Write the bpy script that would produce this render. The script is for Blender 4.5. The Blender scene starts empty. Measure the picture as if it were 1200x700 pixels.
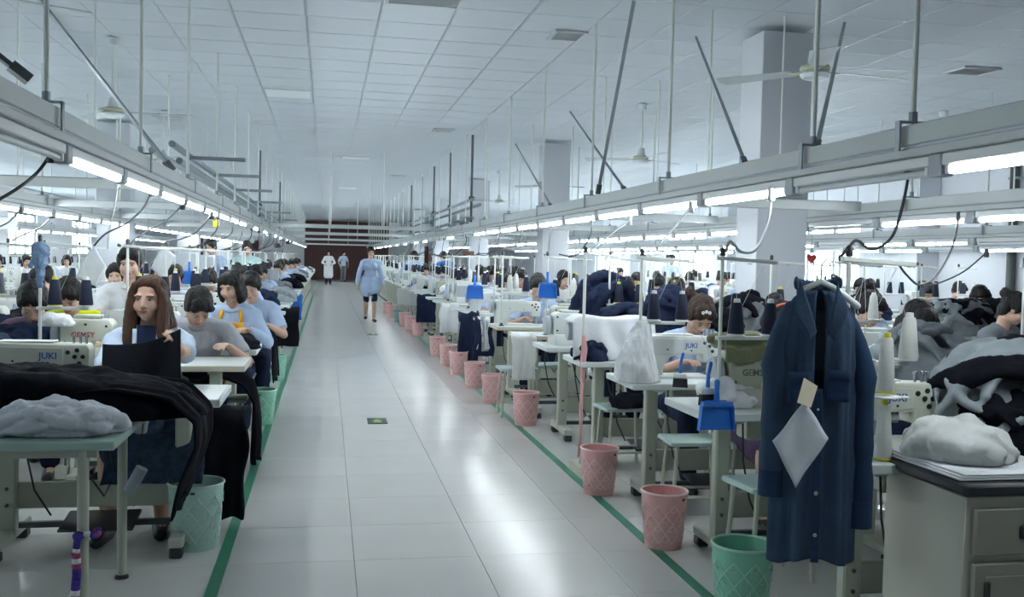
import bpy, bmesh, math, random
from mathutils import Vector as V, Matrix, Euler, noise
R = math.radians
random.seed(7)
SC = bpy.context.scene
COL = SC.collection
# ------------------------------------------------------------------ camera
CAM_POS = V((0.0, 0.0, 1.45))
CAM_ROT = Matrix(((0.98181077, -0.01539237, -0.18923712),
                  (-0.18840454, 0.04427941, -0.98109279),
                  (0.02348065, 0.9989006, 0.04057401)))
cam_data = bpy.data.cameras.new('camera')
cam_data.sensor_width = 36.0
cam_data.lens = 1130.0 / 1200.0 * 36.0
cam_data.clip_start = 0.05
cam_data.clip_end = 300
cam = bpy.data.objects.new('camera', cam_data)
COL.objects.link(cam)
_m = CAM_ROT.to_4x4()
_m.translation = CAM_POS
cam.matrix_world = _m
SC.camera = cam


def at(x, y, **k):
    """the point of the plane X=, Y= or Z= that stands behind a point of the photograph"""
    d = CAM_ROT @ V(((x - 600) / 1130.0, (350 - y) / 1130.0, -1.0))
    (a, val), = k.items()
    i = 'XYZ'.index(a)
    return CAM_POS + d * ((val - CAM_POS[i]) / d[i])


# ------------------------------------------------------------------ daylight and exposure
world = bpy.data.worlds.new('world')
SC.world = world
world.use_nodes = True
_bg = world.node_tree.nodes['Background']
_bg.inputs[0].default_value = (0.86, 0.93, 1.0, 1)
_bg.inputs[1].default_value = 5.5
TUBE_POWER = 38.0
TUBE_COLOR = (0.88, 0.955, 1.0, 1)
SC.view_settings.view_transform = 'Standard'
SC.view_settings.look = 'None'
SC.view_settings.exposure = 1.17
SC.view_settings.gamma = 1.0
SC.view_settings.use_curve_mapping = False
SC.cycles.max_bounces = 6
SC.cycles.diffuse_bounces = 4
SC.cycles.glossy_bounces = 3
SC.cycles.transmission_bounces = 4
SC.cycles.transparent_max_bounces = 8
SC.cycles.sample_clamp_indirect = 4.0
SC.cycles.use_denoising = True
SC.cycles.caustics_reflective = False
SC.cycles.caustics_refractive = False

# ------------------------------------------------------------------ materials
MATS = {}


def mat(name, color, rough=0.5, metal=0.0, var=0.08, scale=6.0, bump=0.0, bscale=40.0, spec=0.5, stretch=None, emit=None, trans=0.0, rnd=0.0, sheen=0.0):
    """a procedural material: noise varies the colour, a second noise gives fine relief"""
    if name in MATS:
        return MATS[name]
    m = bpy.data.materials.new(name)
    m.use_nodes = True
    nt = m.node_tree
    n = nt.nodes
    b = n['Principled BSDF']
    b.inputs['Roughness'].default_value = rough
    b.inputs['Metallic'].default_value = metal
    b.inputs['Specular IOR Level'].default_value = spec
    tc = n.new('ShaderNodeTexCoord')
    mp = n.new('ShaderNodeMapping')
    nt.links.new(tc.outputs['Object'], mp.inputs[0])
    if stretch:
        mp.inputs['Scale'].default_value = stretch
    nz = n.new('ShaderNodeTexNoise')
    nz.inputs['Scale'].default_value = scale
    nz.inputs['Detail'].default_value = 3.0
    nt.links.new(mp.outputs[0], nz.inputs['Vector'])
    mix = n.new('ShaderNodeMix')
    mix.data_type = 'RGBA'
    lo = [max(0, c * (1 - var)) for c in color[:3]] + [1]
    hi = [min(1, c * (1 + var)) for c in color[:3]] + [1]
    mix.inputs[6].default_value = lo
    mix.inputs[7].default_value = hi
    nt.links.new(nz.outputs[0], mix.inputs[0])
    out = mix.outputs[2]
    if rnd:
        oi = n.new('ShaderNodeObjectInfo')
        hs = n.new('ShaderNodeHueSaturation')
        mr = n.new('ShaderNodeMapRange')
        mr.inputs[3].default_value = 1 - rnd
        mr.inputs[4].default_value = 1 + rnd
        nt.links.new(oi.outputs['Random'], mr.inputs[0])
        nt.links.new(mr.outputs[0], hs.inputs['Value'])
        nt.links.new(out, hs.inputs['Color'])
        out = hs.outputs[0]
    nt.links.new(out, b.inputs['Base Color'])
    if bump:
        nb = n.new('ShaderNodeTexNoise')
        nb.inputs['Scale'].default_value = bscale
        nb.inputs['Detail'].default_value = 4.0
        nt.links.new(mp.outputs[0], nb.inputs['Vector'])
        bp = n.new('ShaderNodeBump')
        bp.inputs['Strength'].default_value = bump
        bp.inputs['Distance'].default_value = 0.01
        nt.links.new(nb.outputs[0], bp.inputs['Height'])
        nt.links.new(bp.outputs[0], b.inputs['Normal'])
    if trans:
        b.inputs['Transmission Weight'].default_value = trans
    if sheen:
        b.inputs['Sheen Weight'].default_value = sheen
    if emit:
        b.inputs['Emission Color'].default_value = emit[0]
        b.inputs['Emission Strength'].default_value = emit[1]
    MATS[name] = m
    return m


def cloth(name, color, var=0.15, sheen=0.05, bump=0.25):
    return mat(name, color, 0.92, 0, var, 9.0, bump, 60.0, 0.1, sheen=sheen)


M_FLOOR = mat('floor_tile_glaze', (0.66, 0.66, 0.635), 0.205, 0, 0.05, 2.0, 0.03, 2.2, 0.48, rnd=0.035)
M_GROUT = mat('floor_grout', (0.50, 0.50, 0.48), 0.8, 0, 0.15, 8)
M_CEIL = mat('ceiling_board', (0.57, 0.62, 0.67), 0.75, 0, 0.03, 3.0, 0.05, 120.0, 0.3, rnd=0.015)
M_TBAR = mat('ceiling_grid_metal', (0.55, 0.6, 0.64), 0.35, 0.5, 0.05)
M_GAP = mat('ceiling_shadow_gap', (0.34, 0.37, 0.40), 0.9)
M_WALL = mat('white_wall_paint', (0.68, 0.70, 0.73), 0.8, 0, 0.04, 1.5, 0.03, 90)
M_WALL_SHADED = mat('white_wall_paint_shaded', (0.58, 0.61, 0.65), 0.8, 0, 0.04, 1.5, 0.03, 90)  # white wall paint, darkened: the right wall's shade is put into its colour
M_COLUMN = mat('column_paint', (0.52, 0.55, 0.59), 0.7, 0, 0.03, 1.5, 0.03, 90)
M_BROWN = mat('brown_wall_paint', (0.10, 0.045, 0.042), 0.7, 0, 0.3, 1.2)
M_BEAM = mat('painted_steel_trunking', (0.52, 0.56, 0.56), 0.45, 0, 0.06, 3.0, 0.02, 60)
M_ROD = mat('rod_paint', (0.70, 0.73, 0.69), 0.45, 0.2, 0.06)
M_DARKSTEEL = mat('dark_steel', (0.10, 0.115, 0.13), 0.5, 0.4, 0.15)
M_GREYSTEEL = mat('grey_steel', (0.30, 0.34, 0.37), 0.45, 0.5, 0.1)
M_TUBE = mat('lit_tube', (1, 1, 1), 0.3, emit=(TUBE_COLOR, TUBE_POWER))
M_TUBEOFF = mat('unlit_tube', (0.72, 0.76, 0.78), 0.3)
M_WHITEPL = mat('white_plastic', (0.75, 0.78, 0.78), 0.4, 0, 0.04)
M_SOCKET = mat('grey_socket_box', (0.40, 0.44, 0.47), 0.5, 0, 0.06)
M_BLACKPL = mat('black_plastic', (0.02, 0.022, 0.026), 0.45, 0, 0.2)
M_CABLE = mat('black_cable', (0.03, 0.033, 0.04), 0.5, 0, 0.2)
M_GCABLE = mat('grey_cable', (0.45, 0.48, 0.5), 0.5, 0, 0.1)
M_TABLETOP = mat('table_laminate', (0.66, 0.72, 0.70), 0.35, 0, 0.05, 5.0, 0.01, 60)
M_TABLEGREEN = mat('green_laminate', (0.36, 0.50, 0.46), 0.35, 0, 0.05, 5.0, 0.01, 60)
M_TABLEEDGE = mat('table_edge_ply', (0.56, 0.53, 0.42), 0.6, 0, 0.12, 14, 0.05, 80, stretch=(1, 1, 8))
M_STAND = mat('sage_stand_paint', (0.45, 0.475, 0.395), 0.45, 0, 0.07, 4.0, 0.03, 50)
M_MACHINE = mat('machine_enamel', (0.66, 0.68, 0.58), 0.3, 0, 0.04, 5)
M_MACHINE_W = mat('machine_enamel_white', (0.74, 0.77, 0.74), 0.3, 0, 0.04, 5)
M_OLIVE = mat('machine_enamel_olive', (0.47, 0.49, 0.38), 0.38, 0, 0.06, 5)
M_STEEL = mat('bright_steel', (0.62, 0.64, 0.66), 0.25, 0.9, 0.05)
M_JBLUE = mat('blue_lettering', (0.04, 0.13, 0.45), 0.4, 0, 0.05)
M_GRED = mat('red_lettering', (0.45, 0.06, 0.06), 0.4, 0, 0.05)
M_GDARK = mat('dark_lettering', (0.12, 0.13, 0.11), 0.4, 0, 0.05)
M_PINK = mat('pink_basket_plastic', (0.80, 0.45, 0.43), 0.4, 0, 0.06, 6)
M_PINKLAT = mat('pink_basket_lattice', (0.88, 0.66, 0.65), 0.4, 0, 0.08, 30)
M_GREENB = mat('green_basket_plastic', (0.26, 0.62, 0.46), 0.4, 0, 0.06, 6)
M_GREENLAT = mat('green_basket_lattice', (0.46, 0.76, 0.62), 0.4, 0, 0.08, 30)
M_MINT = mat('mint_basket_plastic', (0.40, 0.62, 0.56), 0.35, 0, 0.06, 6)
M_MINTLAT = mat('mint_basket_lattice', (0.50, 0.66, 0.60), 0.4, 0, 0.1, 30)
M_TEALB = mat('teal_basket_plastic', (0.25, 0.42, 0.44), 0.4, 0, 0.06, 6)
M_TAPE = mat('green_floor_tape', (0.03, 0.22, 0.13), 0.45, 0, 0.25, 9.0)
M_NAVYCONE = mat('navy_thread', (0.018, 0.024, 0.05), 0.75, 0, 0.25, 40, 0.4, 160, 0.3, stretch=(0.2, 0.2, 6))
M_WHITECONE = mat('white_thread', (0.74, 0.76, 0.72), 0.75, 0, 0.08, 40, 0.4, 160, 0.3, stretch=(0.2, 0.2, 6))
M_YELLOW = mat('yellow_plastic', (0.72, 0.66, 0.05), 0.4, 0, 0.06)
M_GREYCONE = mat('grey_thread', (0.12, 0.14, 0.17), 0.75, 0, 0.2, 40, 0.4, 160, 0.3, stretch=(0.2, 0.2, 6))
M_BLUEPL = mat('blue_plastic', (0.02, 0.17, 0.62), 0.35, 0, 0.08)
M_SKIN = mat('skin', (0.56, 0.36, 0.27), 0.55, 0, 0.07, 9, 0.03, 120, 0.4)
M_HAIR = mat('black_hair', (0.008, 0.0075, 0.008), 0.5, 0, 0.6, 24, 0.9, 70, 0.3, stretch=(4, 4, 0.5))
M_HAIRBROWN = mat('brown_hair', (0.085, 0.038, 0.022), 0.5, 0, 0.7, 26, 0.9, 70, 0.3, stretch=(5, 5, 0.5))
M_HAIRDYED = mat('dyed_brown_hair', (0.035, 0.018, 0.013), 0.5, 0, 0.7, 26, 0.9, 70, 0.3, stretch=(5, 5, 0.5))
M_EYE = mat('eye_white', (0.7, 0.7, 0.7), 0.25)
M_IRIS = mat('dark_iris', (0.012, 0.01, 0.01), 0.2)
M_LIP = mat('lips', (0.42, 0.13, 0.12), 0.4)
C_LBLUE = cloth('light_blue_cotton', (0.42, 0.53, 0.72))
C_LBLUE2 = cloth('pale_blue_cotton', (0.52, 0.62, 0.76))
C_WHITE = cloth('white_cotton', (0.76, 0.78, 0.80), 0.06)
C_OFFWHITE = cloth('off_white_cotton', (0.66, 0.68, 0.66), 0.07)
C_STRIPE = cloth('pale_grey_cotton', (0.56, 0.59, 0.64), 0.14)
C_BLACK = cloth('black_wool', (0.007, 0.008, 0.012), 0.4, 0.0)
C_NAVY = cloth('navy_twill', (0.014, 0.021, 0.048), 0.35, 0.0)
C_DENIM = cloth('denim', (0.042, 0.07, 0.118), 0.3, 0.02)
C_DENIMDARK = cloth('dark_denim', (0.022, 0.046, 0.092), 0.3, 0.02)
C_LINING = cloth('denim_lining', (0.12, 0.15, 0.20), 0.2, 0.0)
C_GREY = cloth('grey_cloth', (0.16, 0.18, 0.20), 0.25)
C_GREY2 = cloth('silver_grey_cloth', (0.30, 0.34, 0.36), 0.25)
C_GREYTEE = cloth('grey_jersey', (0.38, 0.40, 0.44), 0.08)
C_YELLOW = cloth('yellow_jersey', (0.62, 0.66, 0.02), 0.1)
C_ORANGE = cloth('orange_apron_cotton', (0.72, 0.36, 0.03), 0.1)
C_BLUE = cloth('royal_blue_cotton', (0.03, 0.14, 0.42), 0.2)
C_PURPLE = cloth('mauve_print_cotton', (0.20, 0.13, 0.19), 0.5)
C_FLORAL = mat('dark_floral_cotton', (0.035, 0.06, 0.10), 0.9, 0, 1.0, 28, 0.2, 60, 0.1)
C_CHECK = cloth('dark_check_cotton', (0.10, 0.07, 0.13), 0.7)
C_OLIVE = cloth('olive_padded_cover', (0.20, 0.22, 0.13), 0.15)
C_PINK = cloth('pink_cloth_strip', (0.70, 0.38, 0.38), 0.15)
C_PAPER = mat('white_paper', (0.70, 0.74, 0.79), 0.8, 0, 0.08, 26, 0.15, 30)
C_MANILA = mat('cream_card', (0.72, 0.66, 0.48), 0.8, 0, 0.05, 10)
C_RAG = cloth('blue_grey_rag', (0.16, 0.24, 0.36), 0.4)
C_GREENTEAL = cloth('teal_shirt_cotton', (0.38, 0.55, 0.55), 0.1)
# ------------------------------------------------------------------ mesh building
class MB:
    """collects shapes and links them as ONE mesh object"""

    def __init__(self):
        self.v, self.f, self.m = [], [], []
        self.mi = 0

    def add(self, vs, fs, M=None):
        o = len(self.v)
        self.v += [tuple(M @ V(p)) if M is not None else tuple(p) for p in vs]
        self.f += [tuple(i + o for i in f) for f in fs]
        self.m += [self.mi] * len(fs)
        return self

    def box(self, c, s, M=None, bev=0.0):
        hx, hy, hz = s[0] / 2, s[1] / 2, s[2] / 2
        c = V(c)
        if bev <= 0:
            vs = [c + V((x * hx, y * hy, z * hz)) for z in (-1, 1) for y in (-1, 1) for x in (-1, 1)]
            return self.add(vs, [(0, 2, 3, 1), (4, 5, 7, 6), (0, 1, 5, 4), (2, 6, 7, 3), (0, 4, 6, 2), (1, 3, 7, 5)], M)
        b = min(bev, hx * .95, hy * .95, hz * .95)
        vs, idx = [], {}
        for sx in (-1, 1):
            for sy in (-1, 1):
                for sz in (-1, 1):
                    for k in range(3):
                        p = [sx * (hx - b), sy * (hy - b), sz * (hz - b)]
                        p[k] = (sx * hx, sy * hy, sz * hz)[k]
                        idx[(sx, sy, sz, k)] = len(vs)
                        vs.append(c + V(p))
        fs = []
        for k in range(3):
            i, j = (k + 1) % 3, (k + 2) % 3
            for s_ in (-1, 1):
                q = []
                for a, bb in ((-1, -1), (1, -1), (1, 1), (-1, 1)):
                    t = [0, 0, 0]
                    t[k], t[i], t[j] = s_, a, bb
                    q.append(idx[(t[0], t[1], t[2], k)])
                fs.append(tuple(q if s_ > 0 else q[::-1]))
            for a in (-1, 1):
                for bb in (-1, 1):
                    t0, t1 = [0, 0, 0], [0, 0, 0]
                    t0[k], t1[k] = -1, 1
                    t0[i] = t1[i] = a
                    t0[j] = t1[j] = bb
                    q = [idx[(*t0, i)], idx[(*t1, i)], idx[(*t1, j)], idx[(*t0, j)]]
                    fs.append(tuple(q if a * bb < 0 else q[::-1]))
        for sx in (-1, 1):
            for sy in (-1, 1):
                for sz in (-1, 1):
                    q = [idx[(sx, sy, sz, k)] for k in range(3)]
                    fs.append(tuple(q if sx * sy * sz > 0 else q[::-1]))
        return self.add(vs, fs, M)

    def bar(self, a, b, w, h, bev=0.0, up=(0, 0, 1)):
        """box of section w x h from a to b"""
        a, b = V(a), V(b)
        d = b - a
        L = d.length
        d.normalize()
        u = V(up)
        if abs(d.dot(u)) > 0.98:
            u = V((0, 1, 0))
        x = d.cross(u).normalized()
        z = x.cross(d)
        M = Matrix((x, d, z)).transposed().to_4x4()
        M.translation = (a + b) / 2
        return self.box((0, 0, 0), (w, L, h), M, bev)

    def tube(self, pts, r, n=8, closed=False, sx=1.0, round_ends=False):
        pts = [V(p) for p in pts]
        if round_ends and not closed:
            r = list(r) if isinstance(r, (list, tuple)) else [r] * len(pts)
            d0 = (pts[0] - pts[1]).normalized()
            d1 = (pts[-1] - pts[-2]).normalized()
            a, b = [], []
            for t in (1.0, 0.85, 0.5):
                k = math.sqrt(max(0.0, 1 - t * t))
                a.append((pts[0] + d0 * r[0] * t, max(r[0] * k, 0.002)))
                b.append((pts[-1] + d1 * r[-1] * t, max(r[-1] * k, 0.002)))
            b.reverse()
            pts = [p for p, _ in a] + pts + [p for p, _ in b]
            r = [q for _, q in a] + r + [q for _, q in b]
        N = len(pts)
        rr = r if isinstance(r, (list, tuple)) else [r] * N
        nrm = None
        vs = []
        for i, p in enumerate(pts):
            if closed:
                t = pts[(i + 1) % N] - pts[i - 1]
            else:
                t = pts[min(i + 1, N - 1)] - pts[max(i - 1, 0)]
            if t.length < 1e-9:
                t = V((0, 0, 1))
            t.normalize()
            if nrm is None:
                nrm = t.cross(V((0, 0, 1)))
                if nrm.length < 0.1:
                    nrm = t.cross(V((0, 1, 0)))
            nrm = (nrm - t * nrm.dot(t)).normalized()
            bn = t.cross(nrm)
            for k in range(n):
                a = 2 * math.pi * k / n
                vs.append(p + (nrm * math.cos(a) * sx + bn * math.sin(a)) * rr[i])
        fs = []
        for i in range(N if closed else N - 1):
            j = (i + 1) % N
            for k in range(n):
                fs.append((i * n + k, i * n + (k + 1) % n, j * n + (k + 1) % n, j * n + k))
        if not closed:
            fs.append(tuple(range(n))[::-1])
            fs.append(tuple((N - 1) * n + k for k in range(n)))
        return self.add(vs, fs)

    def lathe(self, prof, n=20, c=(0, 0, 0), M=None, cap=True):
        vs = [V(c) + V((r * math.cos(2 * math.pi * k / n), r * math.sin(2 * math.pi * k / n), z)) for r, z in prof for k in range(n)]
        fs = []
        for i in range(len(prof) - 1):
            for k in range(n):
                fs.append((i * n + k, i * n + (k + 1) % n, (i + 1) * n + (k + 1) % n, (i + 1) * n + k))
        if cap:
            fs.append(tuple(range(n))[::-1])
            fs.append(tuple((len(prof) - 1) * n + k for k in range(n)))
        return self.add(vs, fs, M)

    def ell(self, c, r, M=None, n=14, m=9):
        """ellipsoid; M (3x3) turns it about its centre"""
        vs, fs = [], []
        c = V(c)
        for i in range(1, m):
            th = math.pi * i / m
            for k in range(n):
                ph = 2 * math.pi * k / n
                p = V((r[0] * math.sin(th) * math.cos(ph), r[1] * math.sin(th) * math.sin(ph), r[2] * math.cos(th)))
                vs.append(c + (M @ p if M is not None else p))
        top = V((0, 0, r[2]))
        t, b = len(vs), len(vs) + 1
        vs += [c + (M @ top if M is not None else top), c - (M @ top if M is not None else top)]
        for i in range(m - 2):
            for k in range(n):
                fs.append((i * n + k, (i + 1) * n + k, (i + 1) * n + (k + 1) % n, i * n + (k + 1) % n))
        for k in range(n):
            fs.append((t, k, (k + 1) % n))
            fs.append((b, (m - 2) * n + (k + 1) % n, (m - 2) * n + k))
        return self.add(vs, fs)

    def prism(self, poly, d0, d1, plane='xz'):
        """polygon extruded along the third axis"""
        n = len(poly)

        def P(p, d):
            return {'xz': (p[0], d, p[1]), 'xy': (p[0], p[1], d), 'yz': (d, p[0], p[1])}[plane]
        vs = [P(p, d0) for p in poly] + [P(p, d1) for p in poly]
        fs = [tuple(range(n)), tuple(range(2 * n - 1, n - 1, -1))]
        fs += [(i, i + n, (i + 1) % n + n, (i + 1) % n) for i in range(n)]
        return self.add(vs, fs)

    def sheet(self, nu, nv, fn, thick=0.004):
        """surface fn(u, v) with thickness, u and v in 0..1"""
        P = [[V(fn(i / nu, j / nv)) for j in range(nv + 1)] for i in range(nu + 1)]
        vs, w = [], nv + 1
        Nn = []
        for i in range(nu + 1):
            for j in range(nv + 1):
                a = P[min(i + 1, nu)][j] - P[max(i - 1, 0)][j]
                b = P[i][min(j + 1, nv)] - P[i][max(j - 1, 0)]
                q = a.cross(b)
                Nn.append(q.normalized() if q.length > 1e-12 else V((0, 0, 1)))
        flat = [p for r_ in P for p in r_]
        vs = flat + [p - q * thick for p, q in zip(flat, Nn)]
        o = len(flat)
        fs = []
        for i in range(nu):
            for j in range(nv):
                a, b, c, d = i * w + j, (i + 1) * w + j, (i + 1) * w + j + 1, i * w + j + 1
                fs += [(a, b, c, d), (a + o, d + o, c + o, b + o)]
        for i in range(nu):
            a, b = i * w, (i + 1) * w
            fs.append((a, a + o, b + o, b))
            a, b = i * w + nv, (i + 1) * w + nv
            fs.append((a, b, b + o, a + o))
        for j in range(nv):
            fs.append((j, j + 1, j + 1 + o, j + o))
            a = nu * w + j
            fs.append((a, a + o, a + 1 + o, a + 1))
        return self.add(vs, fs)

    def mesh(self, name, mats, smooth=40):
        me = bpy.data.meshes.new(name)
        me.from_pydata(self.v, [], self.f)
        bm = bmesh.new()
        bm.from_mesh(me)
        bmesh.ops.recalc_face_normals(bm, faces=bm.faces)
        bm.to_mesh(me)
        bm.free()
        for m in (mats if isinstance(mats, (list, tuple)) else [mats]):
            me.materials.append(m)
        if len(set(self.m)) > 1:
            me.polygons.foreach_set('material_index', self.m)
        if smooth:
            me.polygons.foreach_set('use_smooth', [True] * len(me.polygons))
            if smooth < 180:
                me.set_sharp_from_angle(angle=R(smooth))
        me.update()
        return me

    def build(self, name, mats, parent=None, smooth=40):
        return link(name, self.mesh(name, mats, smooth), parent)


def link(name, data, parent=None):
    o = bpy.data.objects.new(name, data)
    COL.objects.link(o)
    if parent is not None:
        o.parent = parent
    return o


def tag(o, label, cat, group=None, kind=None):
    if label:
        o['label'] = label
    if cat:
        o['category'] = cat
    if group:
        o['group'] = group
    if kind:
        o['kind'] = kind
    return o


def thing(name, label, cat, loc=(0, 0, 0), rotz=0.0, group=None):
    o = bpy.data.objects.new(name, None)
    o.empty_display_size = 0.1
    COL.objects.link(o)
    o.location = loc
    o.rotation_euler = (0, 0, rotz)
    return tag(o, label, cat, group)


def dup(root, loc, rotz=0.0, label=None, group=None, swap=None):
    """a copy of a thing with copies of its parts and sub-parts; swap maps materials of the parts"""
    def cp(o, parent):
        c = o.copy()
        COL.objects.link(c)
        if parent is not None:
            c.parent = parent
        for ch in (KIDS[o.name] if o.name in KIDS else kids(o)):
            cp(ch, c)
        return c
    r = cp(root, None)
    r.location = loc
    r.rotation_euler = (0, 0, rotz)
    if label:
        r['label'] = label
    if group:
        r['group'] = group
    return r


KIDS = {}


def kids(o):
    """children of a prototype, listed once when it is finished"""
    KIDS[o.name] = [c for c in COL.objects if c.parent == o]
    return KIDS[o.name]


def structure(o):
    o['kind'] = 'structure'
    return o


def stuff(o):
    o['kind'] = 'stuff'
    return o


ORD = ['first', 'second', 'third', 'fourth', 'fifth', 'sixth', 'seventh', 'eighth', 'ninth', 'tenth', 'eleventh', 'twelfth', 'thirteenth',
       'fourteenth', 'fifteenth', 'sixteenth', 'seventeenth', 'eighteenth', 'nineteenth', 'twentieth']
ORD += ['twenty-' + w for w in ORD[:9]] + ['thirtieth'] + ['thirty-' + w for w in ORD[:9]] + ['fortieth'] + ['forty-' + w for w in ORD[:9]] + ['fiftieth']


def text_mesh(body, size, depth=0.001):
    c = bpy.data.curves.new('lettering', 'FONT')
    c.body = body
    c.size = size
    c.extrude = depth
    c.offset = size * 0.018
    c.align_x = 'CENTER'
    c.align_y = 'CENTER'
    c.resolution_u = 2
    o = bpy.data.objects.new('lettering', c)
    COL.objects.link(o)
    dg = bpy.context.evaluated_depsgraph_get()
    me = bpy.data.meshes.new_from_object(o.evaluated_get(dg))
    bpy.data.objects.remove(o)
    return me


def lettering(body, size, loc, rot, m, parent, name='lettering'):
    me = text_mesh(body, size)
    me.materials.clear()
    me.materials.append(m)
    o = link(name, me, parent)
    o.location = loc
    o.rotation_euler = rot
    return o


BENCH = bpy.data.scenes.new('bench')     # an empty scene in which skins are grown, removed at the end


def blob(mb, voxel, smooth=3, name='blob'):
    """one continuous skin over overlapping shapes"""
    me = mb.mesh(name, [], 0)
    o = bpy.data.objects.new(name, me)
    BENCH.collection.objects.link(o)
    m = o.modifiers.new('r', 'REMESH')
    m.mode = 'VOXEL'
    m.voxel_size = voxel
    if smooth:
        s = o.modifiers.new('s', 'SMOOTH')
        s.factor = 0.5
        s.iterations = smooth
    BENCH.view_layers[0].update()
    dg = BENCH.view_layers[0].depsgraph
    dg.update()
    out = bpy.data.meshes.new_from_object(o.evaluated_get(dg))
    bpy.data.objects.remove(o)
    bpy.data.meshes.remove(me)
    out.name = name
    out.polygons.foreach_set('use_smooth', [True] * len(out.polygons))
    return out


def skin_obj(name, me, m, parent):
    me.materials.clear()
    me.materials.append(m)
    return link(name, me, parent)


def wrinkle(me, amp, scale, stretch=(1, 1, 1), seed=0.0):
    """push the surface along its normals by smooth noise: creases of cloth"""
    ns = [v.normal.copy() for v in me.vertices]
    for v, q in zip(me.vertices, ns):
        p = V((v.co.x * stretch[0], v.co.y * stretch[1], v.co.z * stretch[2])) * scale + V((seed, seed * 1.7, 3.1))
        a = noise.noise(p)
        r = 1 - abs(noise.noise(p * 1.9 + V((5, 2, 1))))
        v.co += q * amp * (a * 0.8 + (r - 0.6) * 0.9)
    me.update()
    return me


def mound(w, d, h, seed=0, nx=44, ny=34, fold=(1.0, 0.35), freq=3.0, power=2.6, rough=0.5, ragged=0.14):
    """a rumpled pile of cloth: closed, flat below, ridged folds above"""
    vs, fs = [], []
    fx, fy = fold
    for i in range(nx + 1):
        for j in range(ny + 1):
            a, b = -1 + 2 * i / nx, -1 + 2 * j / ny
            # square to disc
            x, y = a * math.sqrt(1 - b * b / 2), b * math.sqrt(1 - a * a / 2)
            rr = math.hypot(x, y)
            ang = math.atan2(y, x)
            rad = 1 + ragged * noise.noise(V((math.cos(ang) * 1.6 + seed, math.sin(ang) * 1.6, seed * 0.7))) * 2
            q = max(0.0, 1 - rr ** power) ** 0.5
            p = V((x * fx * freq * w * 1.6 + seed * 3.1, y * fx * freq * d * 1.6 + seed, seed * 1.3))
            warp = noise.noise_vector(p * 0.7)
            p2 = p + warp * 0.8
            n1 = noise.noise(p * 0.75 + V((3, 1, 0)))
            cr = 0.0
            for kk, (ca, am, fq) in enumerate(((0.35, 1.0, 2.3), (1.25, 0.7, 3.1), (2.3, 0.5, 4.3))):
                ca += seed * 0.9 + 1.3 * noise.noise(p * 0.35 + V((kk * 7, 0, 2)))
                tt = (p2.x * math.cos(ca) + p2.y * math.sin(ca)) * fq + warp.y * 2.0
                cr += am * ((1 - abs(math.sin(tt))) ** 1.5 - 0.36) * (0.55 + 0.7 * noise.noise(p * 0.9 + V((kk * 3, 5, 1))))
            z = h * q * (0.68 + rough * (0.38 * n1 + 0.24 * cr))
            vs.append((x * rad * w / 2, y * rad * d / 2, max(z, 0.004 if rr < 0.999 else 0.002)))
    W = ny + 1
    o = len(vs)
    vs += [(p[0], p[1], 0.0) for p in vs]
    for i in range(nx):
        for j in range(ny):
            a, b, c, e = i * W + j, (i + 1) * W + j, (i + 1) * W + j + 1, i * W + j + 1
            fs += [(a, b, c, e), (a + o, e + o, c + o, b + o)]
    for i in range(nx):
        fs.append((i * W, i * W + o, (i + 1) * W + o, (i + 1) * W))
        a, b = i * W + ny, (i + 1) * W + ny
        fs.append((a, b, b + o, a + o))
    for j in range(ny):
        fs.append((j, j + 1, j + 1 + o, j + o))
        a = nx * W + j
        fs.append((a, a + o, a + 1 + o, a + 1))
    mb = MB()
    mb.add(vs, fs)
    return mb


class Ready:
    """a finished mesh that waits for its name"""

    def __init__(self, me):
        self.me = me

    def build(self, name, m, parent=None, smooth=180):
        self.me.name = name
        return skin_obj(name, self.me, m, parent)


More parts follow.
